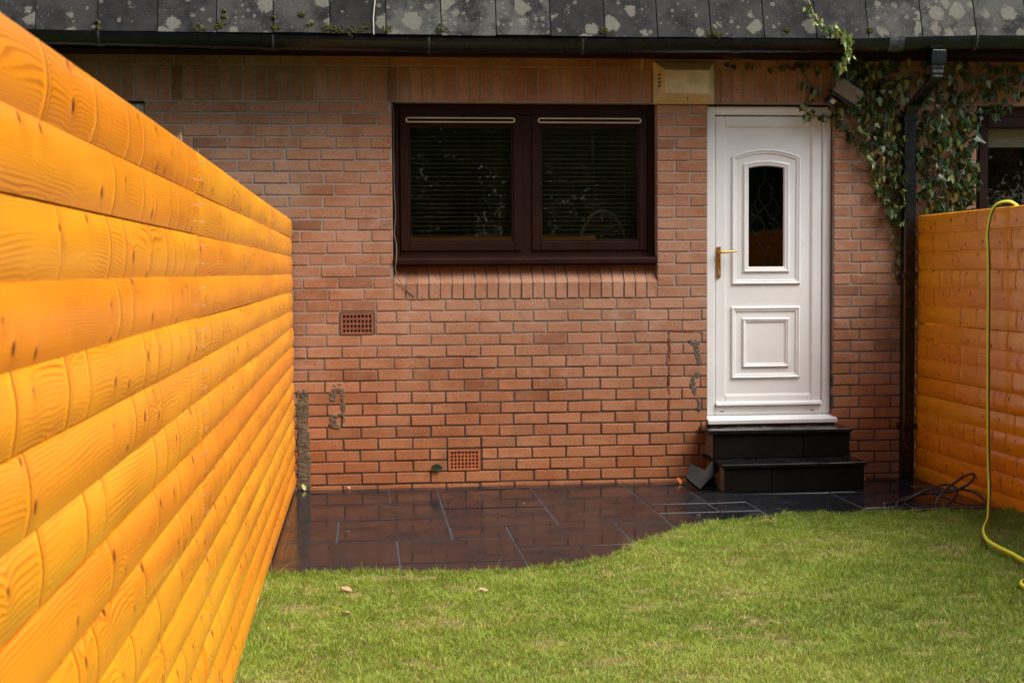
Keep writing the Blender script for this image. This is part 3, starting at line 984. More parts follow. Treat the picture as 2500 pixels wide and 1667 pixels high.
tag(rb, 'pale roller blind half drawn inside the far right window', 'blind')
MB().box(-0.80, 0.80, 0.0, 0.004, -0.17, 0.0).build('fabric', M['white_old'], rb)
MB().tube([(-0.80, 0.015, 0.01), (0.80, 0.015, 0.01)], 0.018, 10).build('roller', M['white_old'], rb)
MB().box(-0.80, 0.80, -0.006, 0.010, -0.195, -0.1705, 0.003).build('hem_bar', M['white_old'], rb)

# a chair just inside the right-hand pane
ch = empty('chair', (1.66, 0.55, 0.42))
tag(ch, 'chair with a rounded pale-rimmed back seen behind the right blind', 'chair')
arc = []
for k in range(25):
    an = math.pi * k / 24
    arc.append((-0.17 * math.cos(an), 0.0, 1.10 + 0.30 * math.sin(an)))
rim = [(-0.19, 0.02, 0.46), (-0.185, 0.01, 0.8)] + arc + [(0.185, 0.01, 0.8), (0.19, 0.02, 0.46)]
MB().tube(rim, 0.011, 8).build('back_rim', M['chair_rim'], ch, smooth=True)
vs = [(-0.165 * math.cos(math.pi * k / 24), 0.012, 1.09 + 0.285 * math.sin(math.pi * k / 24)) for k in range(25)] + [(0.165, 0.012, 0.75), (-0.165, 0.012, 0.75)]
MB().prism([(p[0], p[2]) for p in vs], -0.012, 0.022, lambda p, q, t: (p, t, q)).build('backrest', M['chair_pad'], ch)
MB().box(-0.21, 0.21, 0.0, 0.42, 0.42, 0.48, 0.015).build('seat', M['chair_pad'], ch)
for (lx, ly) in ((-0.18, 0.03), (0.18, 0.03), (-0.18, 0.38), (0.18, 0.38)):
    MB().tube([(lx, ly, 0.0), (lx, ly, 0.43)], 0.014, 8).build('leg', M['chair_rim'], ch)

# ------------------------------------------------------------------ door
DX0, DX1 = 2.275, 3.128
YD = 0.055
def frame_rect(b, x0, x1, z0, z1, w, y0, y1, bev=0.004, top=True, bot=True):
    b.box(x0, x0 + w, y0, y1, z0, z1, bev)
    b.box(x1 - w, x1, y0, y1, z0, z1, bev)
    if top: b.box(x0 + w, x1 - w, y0 + 0.0004, y1, z1 - w, z1, bev)
    if bot: b.box(x0 + w, x1 - w, y0 + 0.0004, y1, z0, z0 + w, bev)
df = MB()
frame_rect(df, DX0, DX1, 0.432, ZL - 0.010, 0.058, YD - 0.004, YD + 0.06, 0.006)
dfo = df.build('door_frame', M['white'], house)
dfo['label'] = 'white plastic door frame'
for xx in (2.37, 2.99):
    MB().box(xx, xx + 0.024, YD - 0.0055, YD - 0.0035, 0.4555, 0.4605).build('drain_slot', M['void'], dfo)
MB().prism([(-0.028, 0.382), (-0.030, 0.405), (0.045, 0.4295), (0.115, 0.4295), (0.115, 0.382)], 2.270, 3.150, lambda p, q, t: (t, p, q)).build('door_sill', M['white'], house)
MB().box(2.262, 3.138, YD - 0.01, YD + 0.055, ZL - 0.0095, ZL - 0.001).build('lintel_gap', M['void'], house)
MB().box(2.27, 3.134, -0.01, 0.11, 0.30, 0.3815).build('threshold_base', M['mortar'], house)
# leaf with stiles, raised mouldings and a glazed arch
lx0, lx1, lz0, lz1 = 2.337, 3.066, 0.496, 2.424
leaf = MB()
gx0, gx1, gz0, gz1 = 2.566, 2.809, 1.424, 2.086
# outer leaf frame (stiles and rails)
frame_rect(leaf, lx0, lx1, lz0, lz1, 0.068, YD + 0.004, YD + 0.05, 0.006)
# inner panel around the glass
px0, px1, pz0, pz1 = lx0 + 0.068, lx1 - 0.068, lz0 + 0.068, lz1 - 0.068
arcz = lambda x: gz1 + 0.016 * (1 - ((x - (gx0 + gx1) / 2) / ((gx1 - gx0) / 2)) ** 2)
leaf.box(px0, gx0, YD + 0.016, YD + 0.045, pz0, pz1)
leaf.box(gx1, px1, YD + 0.016, YD + 0.045, pz0, pz1)
leaf.box(gx0, gx1, YD + 0.016, YD + 0.045, pz0, gz0)
top = [(gx0 + (gx1 - gx0) * k / 10, arcz(gx0 + (gx1 - gx0) * k / 10)) for k in range(11)] + [(gx1, pz1), (gx0, pz1)]
leaf.prism(top, YD + 0.016, YD + 0.045, lambda p, q, t: (p, t, q))
door = leaf.build('door', M['white'], house)
door['label'] = 'white panelled door with an arched leaded glass light'

def moulding(path, w, h, y, closed=True, name='moulding', parent=None):
    """sweep an ogee profile round a closed outline (x,z) on the plane y"""
    prof = [(0.0, 0.0), (0.12, 0.75), (0.30, 1.0), (0.48, 0.75), (0.62, 0.55), (0.80, 0.60), (1.0, 0.0)]
    n = len(path)
    vs, fs = [], []
    for i in range(n):
        p = Vector(path[i]); a = Vector(path[i - 1]); b = Vector(path[(i + 1) % n])
        d0 = (p - a).normalized(); d1 = (b - p).normalized()
        n0 = Vector((-d0.y, d0.x)); n1 = Vector((-d1.y, d1.x))
        nn = (n0 + n1).normalized()
        k = 1 / max(0.4, nn.dot(n0))
        for (s, hh) in prof:
            q = p + nn * (s * w * k)
            vs.append((q.x, y - hh * h, q.y))
    m_ = len(prof)
    for i in range(n):
        j = (i + 1) % n
        for k in range(m_ - 1):
            fs.append((i * m_ + k, i * m_ + k + 1, j * m_ + k + 1, j * m_ + k))
    return MB().add(vs, fs).build(name, M['white'], parent, smooth=False)
def arched(x0, x1, z0, z1, rise):
    pts = [(x0, z0), (x1, z0)]
    for k in range(13):
        t = k / 12
        x = x1 + (x0 - x1) * t
        pts.append((x, z1 + rise * (1 - (2 * t - 1) ** 2)))
    return pts
moulding(arched(2.449, 2.923, 1.305, 2.160, 0.050), 0.034, 0.014, YD + 0.016, parent=door)
moulding(arched(2.527, 2.848, 1.385, 2.112, 0.024), 0.040, 0.012, YD + 0.016, parent=door)
rect = lambda x0, x1, z0, z1: [(x0, z0), (x1, z0), (x1, z1), (x0, z1)]
moulding(rect(2.446, 2.921, 0.675, 1.159), 0.034, 0.014, YD + 0.016, parent=door)
moulding(rect(2.524, 2.846, 0.750, 1.082), 0.028, 0.013, YD + 0.016, parent=door)
moulding(rect(px0 - 0.004, px1 + 0.004, pz0 - 0.004, pz1 + 0.004), 0.012, 0.010, YD + 0.016, parent=door)
MB().prism([(0.0, 0.0), (-0.030, -0.010), (-0.032, -0.022), (0.0, -0.030)], 2.339, 3.064, lambda p, q, t: (t, YD + 0.0035 + p, 0.523 + q)).build('drip_bar', M['white'], door)
gl = [(gx0 - .004, gz0 - .004), (gx1 + .004, gz0 - .004)] + [(gx1 + .004 - (gx1 - gx0 + .008) * k / 10, arcz(min(max(gx1 - (gx1 - gx0) * k / 10, gx0), gx1)) + 0.003) for k in range(11)]
MB().prism(gl, YD + 0.030, YD + 0.034, lambda p, q, t: (p, t, q)).build('pane', M['door_glass'], door)
# leading
ld = []
cxg = (gx0 + gx1) / 2
P17 = lambda x, z: (2.566 + (x - 575) / (960 - 575) * 0.243, 2.099 - (z - 245) / (1350 - 245) * 0.675)
curves = [[(762, 245), (762, 400)], [(762, 400), (705, 480), (690, 560), (710, 640), (762, 690)], [(762, 400), (815, 470), (830, 560), (815, 640), (762, 690), (700, 760), (640, 830), (605, 900), (630, 960), (680, 1030)],
          [(660, 600), (650, 680), (690, 750), (762, 690)], [(640, 660), (610, 720), (630, 790), (700, 800), (762, 900)], [(575, 810), (640, 790), (690, 830), (762, 915), (690, 1000), (690, 1090), (762, 1190), (752, 1350)],
          [(860, 600), (905, 690), (915, 740), (870, 810), (810, 800), (762, 700)], [(762, 915), (820, 990), (830, 1080), (762, 1190)], [(830, 810), (890, 850), (915, 900), (860, 980)], [(800, 870), (850, 900), (860, 980)]]
for cv in curves:
    pts = spline([(*P17(x, z)[:1], YD + 0.029, P17(x, z)[1]) for x, z in cv], 5)
    ld.append(pts)
lb = MB()
for pts in ld:
    lb.tube(pts, 0.0026, 6)
lb.build('leading', M['lead'], door, smooth=True)
# handle
hb = MB()
hb.prism([(2.343, 1.36), (2.350, 1.352), (2.365, 1.352), (2.372, 1.36), (2.372, 1.559), (2.343, 1.559)], YD - 0.006, YD + 0.004, lambda p, q, t: (p, t, q))
hd = hb.build('handle_plate', M['brass'], door)
MB().tube(spline([(2.358, YD - 0.004, 1.521), (2.358, YD - 0.045, 1.521), (2.372, YD - 0.052, 1.521), (2.43, YD - 0.050, 1.526), (2.478, YD - 0.048, 1.532)], 5), [0.008] * 16 + [0.0065] * 4 + [0.005], 8).build('lever', M['brass'], door, smooth=True)
MB().box(2.352, 2.363, YD - 0.010, YD - 0.0055, 1.372, 1.41, 0.002).build('lock_cylinder', M['steel'], door)
# neighbour's white door frame beyond the left fence
nb = MB()
frame_rect(nb, -2.205, -1.372, 0.40, ZL - 0.012, 0.06, YD - 0.004, YD + 0.06, 0.006)
nbo = nb.build('door_frame', M['white_old'], house)
nbo['label'] = 'top corner of a weathered white door frame beyond the left fence'
MB().box(-2.144, -1.433, YD + 0.01, YD + 0.05, 0.461, ZL - 0.0725, 0.004).build('door', M['white_old'], house)
MB().tube([(-1.43, YD - 0.006, 2.30), (-1.43, YD - 0.006, 2.40)], 0.009, 8).build('door_hinge', M['void'], house)

# ------------------------------------------------------------------ air bricks
def air_brick(x0, x1, z0, z1, nx, nz, mat, label):
    b = MB()
    mx, mz = 0.017, 0.014
    b.box(x0, x1, -0.004, 0.06, z0, z0 + mz, 0.002)
    b.box(x0, x1, -0.004, 0.06, z1 - mz, z1, 0.002)
    b.box(x0, x0 + mx, -0.0035, 0.06, z0 + mz, z1 - mz)
    b.box(x1 - mx, x1, -0.0035, 0.06, z0 + mz, z1 - mz)
    ix0, ix1, iz0, iz1 = x0 + mx, x1 - mx, z0 + mz, z1 - mz
    hw = (ix1 - ix0) / (nx + (nx - 1) * 0.75)
    hz = (iz1 - iz0) / (nz + (nz - 1) * 0.75)
    for k in range(nx - 1):
        a = ix0 + hw * (k + 1) + hw * 0.75 * k
        b.box(a, a + hw * 0.75, -0.001, 0.055, iz0, iz1)
    for k in range(nz - 1):
        a = iz0 + hz * (k + 1) + hz * 0.75 * k
        b.box(ix0, ix1, 0.0005, 0.054, a, a + hz * 0.75)
    o = b.build('air_brick', M[mat], wall)
    o['label'] = label
    MB().box(x0 + 0.006, x1 - 0.006, 0.056, 0.075, z0 + 0.004, z1 - 0.004).build('air_brick_void', M['void'], wall)
air_brick(-0.152, 0.064, 1.004, 1.142, 8, 4, 'terra_old', 'brownish air brick with square holes left of the window')
air_brick(0.538, 0.750, 0.104, 0.242, 8, 5, 'terra', 'orange air brick with square holes near the patio')

# ------------------------------------------------------------------ marks on the wall: smeared cement, stains
def vn2(x, y, sc, seed):
    return float(vnoise(np.array([x + 20.0]), np.array([y + 20.0]), sc, seed)[0])
_pc = [0]
def patch(poly, mat, name, y0=-0.0034, y1=0.004, jag=0.004, step=0.012, label=None):
    """a thin trowelled smear: height field that thins to nothing at a ragged edge"""
    _pc[0] += 1
    sd_ = 200 + _pc[0]
    r = 0.0035
    x0 = min(p[0] for p in poly) - 0.012; x1 = max(p[0] for p in poly) + 0.012
    z0 = min(p[1] for p in poly) - 0.012; z1 = max(p[1] for p in poly) + 0.012
    nx, nz = max(2, int((x1 - x0) / r)), max(2, int((z1 - z0) / r))
    X, Z = np.meshgrid(np.linspace(x0, x1, nx + 1), np.linspace(z0, z1, nz + 1), indexing='ij')
    wx = (vnoise(X + 20, Z + 20, 70, sd_) - 0.5) * jag * 4 + (vnoise(X + 20, Z + 20, 180, sd_ + 1) - 0.5) * jag * 2
    wz = (vnoise(X + 20, Z + 20, 70, sd_ + 2) - 0.5) * jag * 4 + (vnoise(X + 20, Z + 20, 180, sd_ + 3) - 0.5) * jag * 2
    mk = np.zeros_like(X)
    n_ = len(poly)
    PX, PZ = X + wx, Z + wz
    ins = np.zeros(X.shape, bool)
    for q in range(n_):
        (xa, za), (xb, zb) = poly[q], poly[q - 1]
        if za == zb:
            continue
        cond = ((za > PZ) != (zb > PZ)) & (PX < (xb - xa) * (PZ - za) / (zb - za) + xa)
        ins ^= cond
    mk[ins] = 1.0
    sm = mk.copy()
    for _ in range(3):
        pd = np.pad(sm, 1)
        sm = (pd[:-2, 1:-1] + pd[2:, 1:-1] + pd[1:-1, :-2] + pd[1:-1, 2:] + 2 * pd[1:-1, 1:-1]) / 6
    ridge = vnoise(X * 0.35 + 20, Z + 20, 90, sd_ + 4) * 0.6 + vnoise(X + 20, Z + 20, 160, sd_ + 5) * 0.4
    Y = 0.0042 + (y0 - 0.0042) * np.clip(sm * 1.7 - 0.25, 0, 1) * (0.55 + 0.75 * ridge)
    idx = -np.ones(X.shape, int)
    vs_, fs_ = [], []
    cell = (mk[:-1, :-1] + mk[1:, :-1] + mk[:-1, 1:] + mk[1:, 1:]) > 0.5
    for a_, b_ in zip(*np.nonzero(cell)):
        f_ = []
        for (da, db) in ((0, 0), (1, 0), (1, 1), (0, 1)):
            if idx[a_ + da, b_ + db] < 0:
                idx[a_ + da, b_ + db] = len(vs_)
                vs_.append((X[a_ + da, b_ + db], Y[a_ + da, b_ + db], Z[a_ + da, b_ + db]))
            f_.append(idx[a_ + da, b_ + db])
        fs_.append(tuple(f_))
    if not fs_:
        return MB().box(x0, x0 + .004, y0, y1, z0, z0 + .004).build(name, M[mat], wall)
    o = MB().add(vs_, fs_).build(name, M[mat], wall, smooth=True)
    if label: o['label'] = label
    return o
patch([(-0.440, -0.01), (-0.362, -0.01), (-0.356, 0.10), (-0.350, 0.20), (-0.362, 0.26), (-0.354, 0.34), (-0.378, 0.42), (-0.364, 0.50), (-0.368, 0.57), (-0.385, 0.61), (-0.418, 0.605), (-0.442, 0.57), (-0.436, 0.30)],
      'render', 'cement_smear', -0.0048, 0.004, 0.0045, 0.01, 'rough grey-brown strip of cement smeared beside the left fence')
for k in range(8):
    x = -0.44 + 0.06 * random.random(); z = 0.585 + 0.03 * random.random(); a = random.uniform(-0.9, 0.5)
    patch([(x, z), (x + 0.012, z), (x + 0.012 + 0.03 * a, z + 0.05), (x + 0.002 + 0.03 * a, z + 0.052)], 'render', 'cement_smear', -0.005, 0.004, 0.002, 0.01)
patch([(-0.232, 0.657), (-0.125, 0.660), (-0.13, 0.632), (-0.222, 0.636)], 'render', 'cement_smear', jag=0.005, step=0.008, label='patch of smeared cement on the lower left bricks')
patch([(-0.226, 0.645), (-0.182, 0.645), (-0.186, 0.61), (-0.178, 0.572), (-0.224, 0.570)], 'render', 'cement_smear', jag=0.005, step=0.008)
patch([(-0.166, 0.645), (-0.140, 0.645), (-0.132, 0.56), (-0.128, 0.46), (-0.143, 0.41), (-0.154, 0.47), (-0.152, 0.56)], 'render', 'cement_smear', jag=0.005, step=0.008)
patch([(-0.215, 0.675), (-0.165, 0.684), (-0.124, 0.690), (-0.126, 0.679), (-0.2, 0.664)], 'render', 'cement_smear', jag=0.004, step=0.008)
patch([(-0.232, 0.475), (-0.200, 0.480), (-0.192, 0.43), (-0.165, 0.41), (-0.168, 0.390), (-0.205, 0.394), (-0.230, 0.42)], 'render', 'cement_smear', jag=0.005, step=0.008)
patch([(-0.224, 0.487), (-0.148, 0.487), (-0.148, 0.470), (-0.224, 0.470)], 'render', 'cement_smear', jag=0.004, step=0.008)
Zs = lambda x, y: (1.918 + x / 5.6 / 361 * 1.0 + 0.0, 1.085 - y / 5.6 / 366)
zs = lambda pts: [Zs(x, y) for x, y in pts]
patch(zs([(108, 205), (250, 172), (400, 166), (560, 182), (650, 203), (650, 213), (560, 195), (400, 180), (250, 186), (108, 214)]), 'stain', 'rust_streak', -0.0028, 0.004, 0.0012, 0.02,
      'thin rusty arc drawn on the bricks beside the door')
for (a, b, w) in ((270, 460, 22), (480, 615, 14), (630, 780, 15), (790, 915, 13), (940, 1085, 16), (1100, 1240, 16), (1260, 1395, 16), (1410, 1540, 12)):
    patch(zs([(188 - w, a), (188 + w, a), (184 + w, b), (186 - w, b)]), 'stain', 'rust_streak', -0.0026, 0.004, 0.0018, 0.010)
patch(zs([(430, 300), (520, 305), (620, 300), (600, 400), (590, 470), (540, 450), (510, 380)]), 'lime', 'lime_residue', -0.0024, 0.004, 0.004, 0.008, 'grey mortar residue on the bricks beside the door')
patch(zs([(515, 450), (625, 450), (600, 540), (630, 600), (600, 655), (545, 610), (560, 540)]), 'lime', 'lime_residue', -0.0026, 0.004, 0.004, 0.008)
patch(zs([(490, 800), (560, 730), (620, 720), (600, 790), (530, 800), (540, 900), (560, 960), (560, 1080), (510, 1010), (460, 900)]), 'lime', 'lime_residue', -0.003, 0.004, 0.004, 0.008)
patch(zs([(545, 1100), (600, 1040), (620, 1160), (600, 1280), (555, 1230), (565, 1150)]), 'lime', 'lime_residue', -0.0025, 0.004, 0.004, 0.008)
# faint pencilled letters on one brick
Zi = lambda x, y: (0.160 + (x - 0) / 13.07 / 373, 0.905 - (y - 520) / 13.07 / 375)
ink = MB()
for st in ([(965, 700), (962, 820)], [(1010, 745), (1050, 735), (1060, 800), (1020, 800), (1012, 770), (1075, 765), (1095, 805)], [(1120, 760), (1150, 790), (1190, 750)], [(1150, 790), (1140, 855)], [(880, 700), (890, 780)]):
    ink.tube([(Zi(x, y)[0], -0.0012, Zi(x, y)[1]) for x, y in st], 0.0011, 4)
o = ink.build('scribble', M['ink'], wall)
o['label'] = 'tiny faded handwritten letters on one brick'

# ------------------------------------------------------------------ steps at the door
stp = empty('door_steps', (2.70, -0.27, 0))
tag(stp, 'two black slate-clad steps below the white door', 'steps')
def w2(o, base):                       # parts given in world space, thing based elsewhere
    o.location = Vector(o.location) - Vector(base)
    return o
B = (2.70, -0.27, 0)
w2(MB().box(2.262, 3.135, -0.515, -0.005, 0.001, 0.158).build('core', M['ply'], stp), B)
w2(MB().box(2.254, 3.128, -0.245, -0.004, 0.182, 0.340).build('core', M['ply'], stp), B)
for (a, b) in ((2.250, 2.55), (2.553, 3.158)):
    w2(MB().box(a, b, -0.532, -0.517, 0.003, 0.1575, 0.002).build('riser_slab', M['step'], stp), B)
for (a, b) in ((2.244, 2.845), (2.848, 3.156)):
    w2(MB().box(a, b, -0.262, -0.247, 0.1835, 0.3415, 0.002).build('riser_slab', M['step'], stp), B)
for (a, b) in ((2.236, 2.86), (2.863, 3.172)):
    w2(MB().box(a, b, -0.545, -0.002, 0.159, 0.181, 0.0012, jit=0.0015).build('tread', M['tread'], stp), B)
for (a, b) in ((2.214, 2.66), (2.664, 3.168)):
    w2(MB().box(a, b, -0.278, 0.01, 0.343, 0.367, 0.0012, jit=0.0015).build('tread', M['tread'], stp), B)
# offcut leaning against the steps
oc = empty('slate_offcut', (2.13, -0.40, 0))
tag(oc, 'notched offcut of dark slate leaning against the left side of the steps', 'slate offcut')
OCP = [(0.000, 0.0), (0.165, 0.135), (0.115, 0.180), (0.055, 0.118), (0.018, 0.145), (-0.035, 0.165), (-0.075, 0.075)]
def ocf(p, q, t):
    return (p * 0.98 - 0.02, -0.04 + q * 0.85 - t * 0.75, q * 0.86 + t * 0.66 + 0.004)
MB().prism(OCP, 0.0, 0.022, ocf).build('slab_piece', M['step'], oc)
MB().prism([(-0.02, 0.0), (0.10, 0.0), (0.10, 0.09), (0.0, 0.09)], 0.0, 0.02, lambda p, q, t: (p * 0.9 + 0.03, 0.10 + q * 0.4 - t * .8, q * 0.7 + t * .4 + .003)).build('slab_piece', M['step'], oc)

# ------------------------------------------------------------------ bell box, flood light, small fixings
al = empty('alarm_box', (2.107, -0.002, 2.632))
tag(al, 'aged cream alarm bell box with side louvres above the window and door pier', 'alarm box')
bw, bh = 0.202, 0.137
b0 = [(-bw, 0.0, -bh), (bw, 0.0, -bh), (bw, 0.0, bh), (-bw, 0.0, bh)]
b1 = [(-bw, -0.018, -bh), (bw, -0.018, -bh), (bw, -0.018, bh), (-bw, -0.018, bh)]
f1 = [(-0.142, -0.098, -0.078), (0.148, -0.098, -0.078), (0.148, -0.098, 0.072), (-0.142, -0.098, 0.072)]
MB().add(b0 + b1 + f1, [(0, 1, 5, 4), (1, 2, 6, 5), (2, 3, 7, 6), (3, 0, 4, 7), (4, 5, 9, 8), (5, 6, 10, 9), (6, 7, 11, 10), (7, 4, 8, 11), (8, 9, 10, 11), (3, 2, 1, 0)]).build('cover', M['cream_bell'], al)
for k in range(4):
    z = 0.045 - k * 0.024
    f = 0.5
    x = -bw + f * 0.06
    y = -0.018 - f * 0.08
    MB().box(-0.012, 0.012, -0.0025, 0.0025, -0.0045, 0.0045).build('louvre', M['brown_dark'], al, loc=(x, y - 0.001, z), rot=(0, R(-14), R(-53)))
MB().prism([(-.006, -.006), (.004, -.008), (.008, .004), (.0, .010)], -0.002, 0.001, lambda p, q, t: (p, t, q)).build('screw_cap', M['void'], al, loc=(0.012, -0.064, -0.104), rot=(R(-36), 0, 0))

fl = empty('flood_light', (3.19, -0.01, 2.60))
tag(fl, 'tilted grey security flood light with black motion sensor in the ivy', 'light')
rt_ = (R(20), R(30), R(8))
MB().box(-0.095, 0.095, -0.13, -0.045, -0.055, 0.055, 0.012).build('housing', M['lamp_grey'], fl, rot=rt_)
MB().box(-0.104, 0.104, -0.142, -0.03, -0.067, -0.0555, 0.004).build('rim', M['blackp'], fl, rot=rt_)
MB().box(-0.085, -0.005, -0.12, -0.04, -0.14, -0.0675, 0.012).build('sensor', M['blackp'], fl, rot=rt_)
MB().box(-0.072, -0.038, -0.126, -0.1205, -0.118, -0.088, 0.002).build('sensor_lens', M['cream'], fl, rot=rt_)
MB().tube([(0, 0.0, 0), (0.0, -0.06, 0.0)], 0.03, 10).build('mount', M['blackp'], fl)

for (x, z0, z1, lab) in ((1.832, 2.716, 2.786, 'short pale timber stub on the wall left of the alarm box'), (4.038, 2.668, 2.775, 'short yellow timber stub among the ivy at the right')):
    o = MB().box(-0.011, 0.011, -0.02, 0.0, -(z1 - z0) / 2, (z1 - z0) / 2, 0.002).build('timber_stub', M['timber_pale'], loc=(x, -0.001, (z0 + z1) / 2))
    tag(o, lab, 'timber stub')

# ------------------------------------------------------------------ cables
pts = spline([(0.175, -0.008, 2.784), (0.182, -0.008, 2.706), (0.190, -0.006, 2.51), (0.203, 0.02, 2.45), (0.2035, 0.07, 2.2), (0.206, 0.074, 1.95), (0.212, 0.070, 1.78), (0.203, 0.066, 1.66), (0.216, 0.060, 1.58), (0.213, -0.014, 1.49),
              (0.206, -0.016, 1.43), (0.222, -0.014, 1.37), (0.262, -0.010, 1.31), (0.330, -0.008, 1.246)], 8)
o = MB().tube(pts, 0.0032, 6).build('cable', M['wire_brown'], smooth=True)
tag(o, 'thin brown cable running down the left side of the window to the sill', 'cable')
o = MB().tube(spline([(0.095, -0.296, 3.165), (0.090, -0.318, 3.075), (0.080, -0.340, 2.985), (0.080, -0.360, 2.91), (0.080, -0.368, 2.865)], 6), 0.0038, 6).build('roof_wire', M['wire'], smooth=True)
tag(o, 'pale wire lying down the roof tiles to the gutter', 'wire')

# ------------------------------------------------------------------ fences
def plank_mesh(length, pitch, face, mat):
    """log-lap board running along local +Y, face toward local +X*face"""
    n = 9
    sag = 0.0088
    prof = []
    for k in range(n + 1):
        t = k / n
        prof.append((sag * (1 - abs(2 * t - 1) ** 2.2), t * (pitch - 0.0015)))
    nf = len(prof)
    prof += [prof[-1], (-0.016, pitch + 0.004), (-0.016, 0.0), prof[0]]
    segs = max(2, int(length / 0.35))
    m_ = len(prof)
    vs, fs = [], []
    w1, w2_ = random.uniform(0, 6), random.uniform(0, 6)
    for s in range(segs + 1):
        y = length * s / segs
        dxx = 0.0016 * math.sin(y * 1.3 + w1)
        dz = 0.0012 * math.sin(y * 0.9 + w2_)
        for (p, q) in prof:
            vs.append((face * (p + dxx), y, q + dz))
    for s in range(segs):
        for k in range(m_ - 1):
            if k == nf - 1:
                continue
            f = (s * m_ + k, s * m_ + (k + 1) % m_, (s + 1) * m_ + (k + 1) % m_, (s + 1) * m_ + k)
            fs.append(f if face < 0 else f[::-1])
    vs += vs[:m_] + vs[segs * m_:segs * m_ + m_]
    nb_ = (segs + 1) * m_
    c0, c1 = tuple(range(nb_, nb_ + m_)), tuple(range(nb_ + m_, nb_ + 2 * m_))
    fs += [c0 if face > 0 else c0[::-1], c1[::-1] if face > 0 else c1]
    prof_n = m_
    b = MB().add(vs, fs)
    me = b.mesh('plank', mat, True)
    me.polygons.foreach_set('use_smooth', [True] * (len(fs) - 2) + [False, False])
    return me

def fence(name, label, x, face, ys, n, pitch, z0, screws=True):
    f = empty(name, (x, ys[0], 0))
    tag(f, label, 'fence')
    for k in range(n):
        for a, b in zip(ys[:-1], ys[1:]):
            L = abs(b - a) - 0.0015
            o = link('plank', plank_mesh(L, pitch, face, M['wood']), f, (0, b - ys[0] + 0.0007, z0 + k * pitch))
            o.rotation_euler = (random.gauss(0, 0.0004), 0, 0)
    for y in ys:
        yy = min(y, ys[0] - 0.05)
        MB().box(-0.05, 0.05, -0.05, 0.05, -0.05, z0 + n * pitch - 0.02, 0.004).build('post', M['wood'], f, loc=(-face * 0.068, yy - ys[0], 0))
    if screws:
        sm = MB().tube([(0, 0, 0), (face * 0.0025, 0, 0)], 0.0034, 8).mesh('screw', M['steel'])
        for y in ys[1:2]:
            for k in range(n):
                for dy in (-0.022, 0.022):
                    for dz in (0.3, 0.72):
                        link('screw', sm, f, (face * 0.0165, y - ys[0] + dy + random.gauss(0, .003), z0 + (k + dz) * pitch))
    return f
fence('left_side_fence'.replace('left_side_', 'log_lap_'), 'glossy orange log-lap timber fence running toward the camera on the left', X_L - 0.009, 1, (-0.035, -5.24, -10.1, Y_B), 15, 0.1153, 0.016)
fence('log_lap_fence', 'orange log-lap timber fence on the right with a yellow hose hung over it', X_R + 0.017, -1, (-0.060, -4.95, -9.8, Y_B), 15, 0.1185, -0.022)
# back fence behind the camera
bf = empty('log_lap_fence', (X_L, Y_B, 0))
tag(bf, 'orange log-lap timber fence closing the far end of the garden, reflected in the door glass', 'fence')
for k in range(17):
    o = link('plank', plank_mesh(X_R - X_L + 0.1, 0.1136, 1, M['wood_x']), bf, (X_R - X_L + 0.05, 0, 0.02 + k * 0.1136))
    o.rotation_euler = (0, 0, math.pi / 2)
for x in (0, 2.06, 4.12):
    MB().box(-0.05, 0.05, -0.05, 0.05, -0.05, 1.96, 0.004).build('post', M['wood_x'], bf, loc=(x, -0.075, 0))
# splinters on the top board of the left fence
spl = MB()
for (y, h) in ((-5.62, 0.016), (-5.60, 0.010), (-5.25, 0.008), (-5.66, 0.006), (-4.0, 0.006), (-3.95, 0.009)):
    spl.tube([(X_L + 0.0, y, 1.733), (X_L + random.uniform(-.003, .003), y + random.uniform(-.004, .004), 1.738 + h)], [0.0012, 0.0004], 4)
o = spl.build('splinters', M['twig'], [q for q in C.objects if q.name == 'log_lap_fence'][0])
o.location = -Vector((X_L - 0.009, -0.035, -0.007))

# ------------------------------------------------------------------ hoses
hp = [(3.80, -1.42, 0.9), (3.80, -1.42, 1.5), (3.775, -1.41, 1.70), (3.725, -1.385, 1.778), (3.672, -1.345, 1.783), (3.640, -1.312, 1.752), (3.628, -1.290, 1.69), (3.622, -1.278, 1.61), (3.620, -1.290, 1.51), (3.618, -1.307, 1.346),
      (3.618, -1.312, 0.90), (3.618, -1.320, 0.46), (3.612, -1.345, 0.25), (3.58, -1.43, 0.115), (3.49, -1.62, 0.058), (3.358, -1.90, 0.046), (3.20, -2.20, 0.045), (3.10, -2.463, 0.045), (3.072, -2.648, 0.045), (3.065, -2.82, 0.045),
      (3.055, -3.0, 0.045), (3.16, -3.22, 0.045), (3.22, -3.34, 0.047), (3.12, -3.40, 0.052), (2.96, -3.36, 0.05), (2.835, -3.40, 0.046), (2.80, -3.52, 0.045), (2.88, -3.63, 0.045), (3.05, -3.66, 0.046), (3.3, -3.6, 0.045), (3.5, -3.9, 0.045), (3.4, -4.5, 0.045)]
o = MB().tube(spline(hp, 10), 0.0105, 12, stripe=((2, 3), 1)).build('garden_hose', [M['hose'], M['rubber']], smooth=True)
tag(o, 'yellow garden hose with a black stripe hanging over the right fence onto the lawn', 'hose')
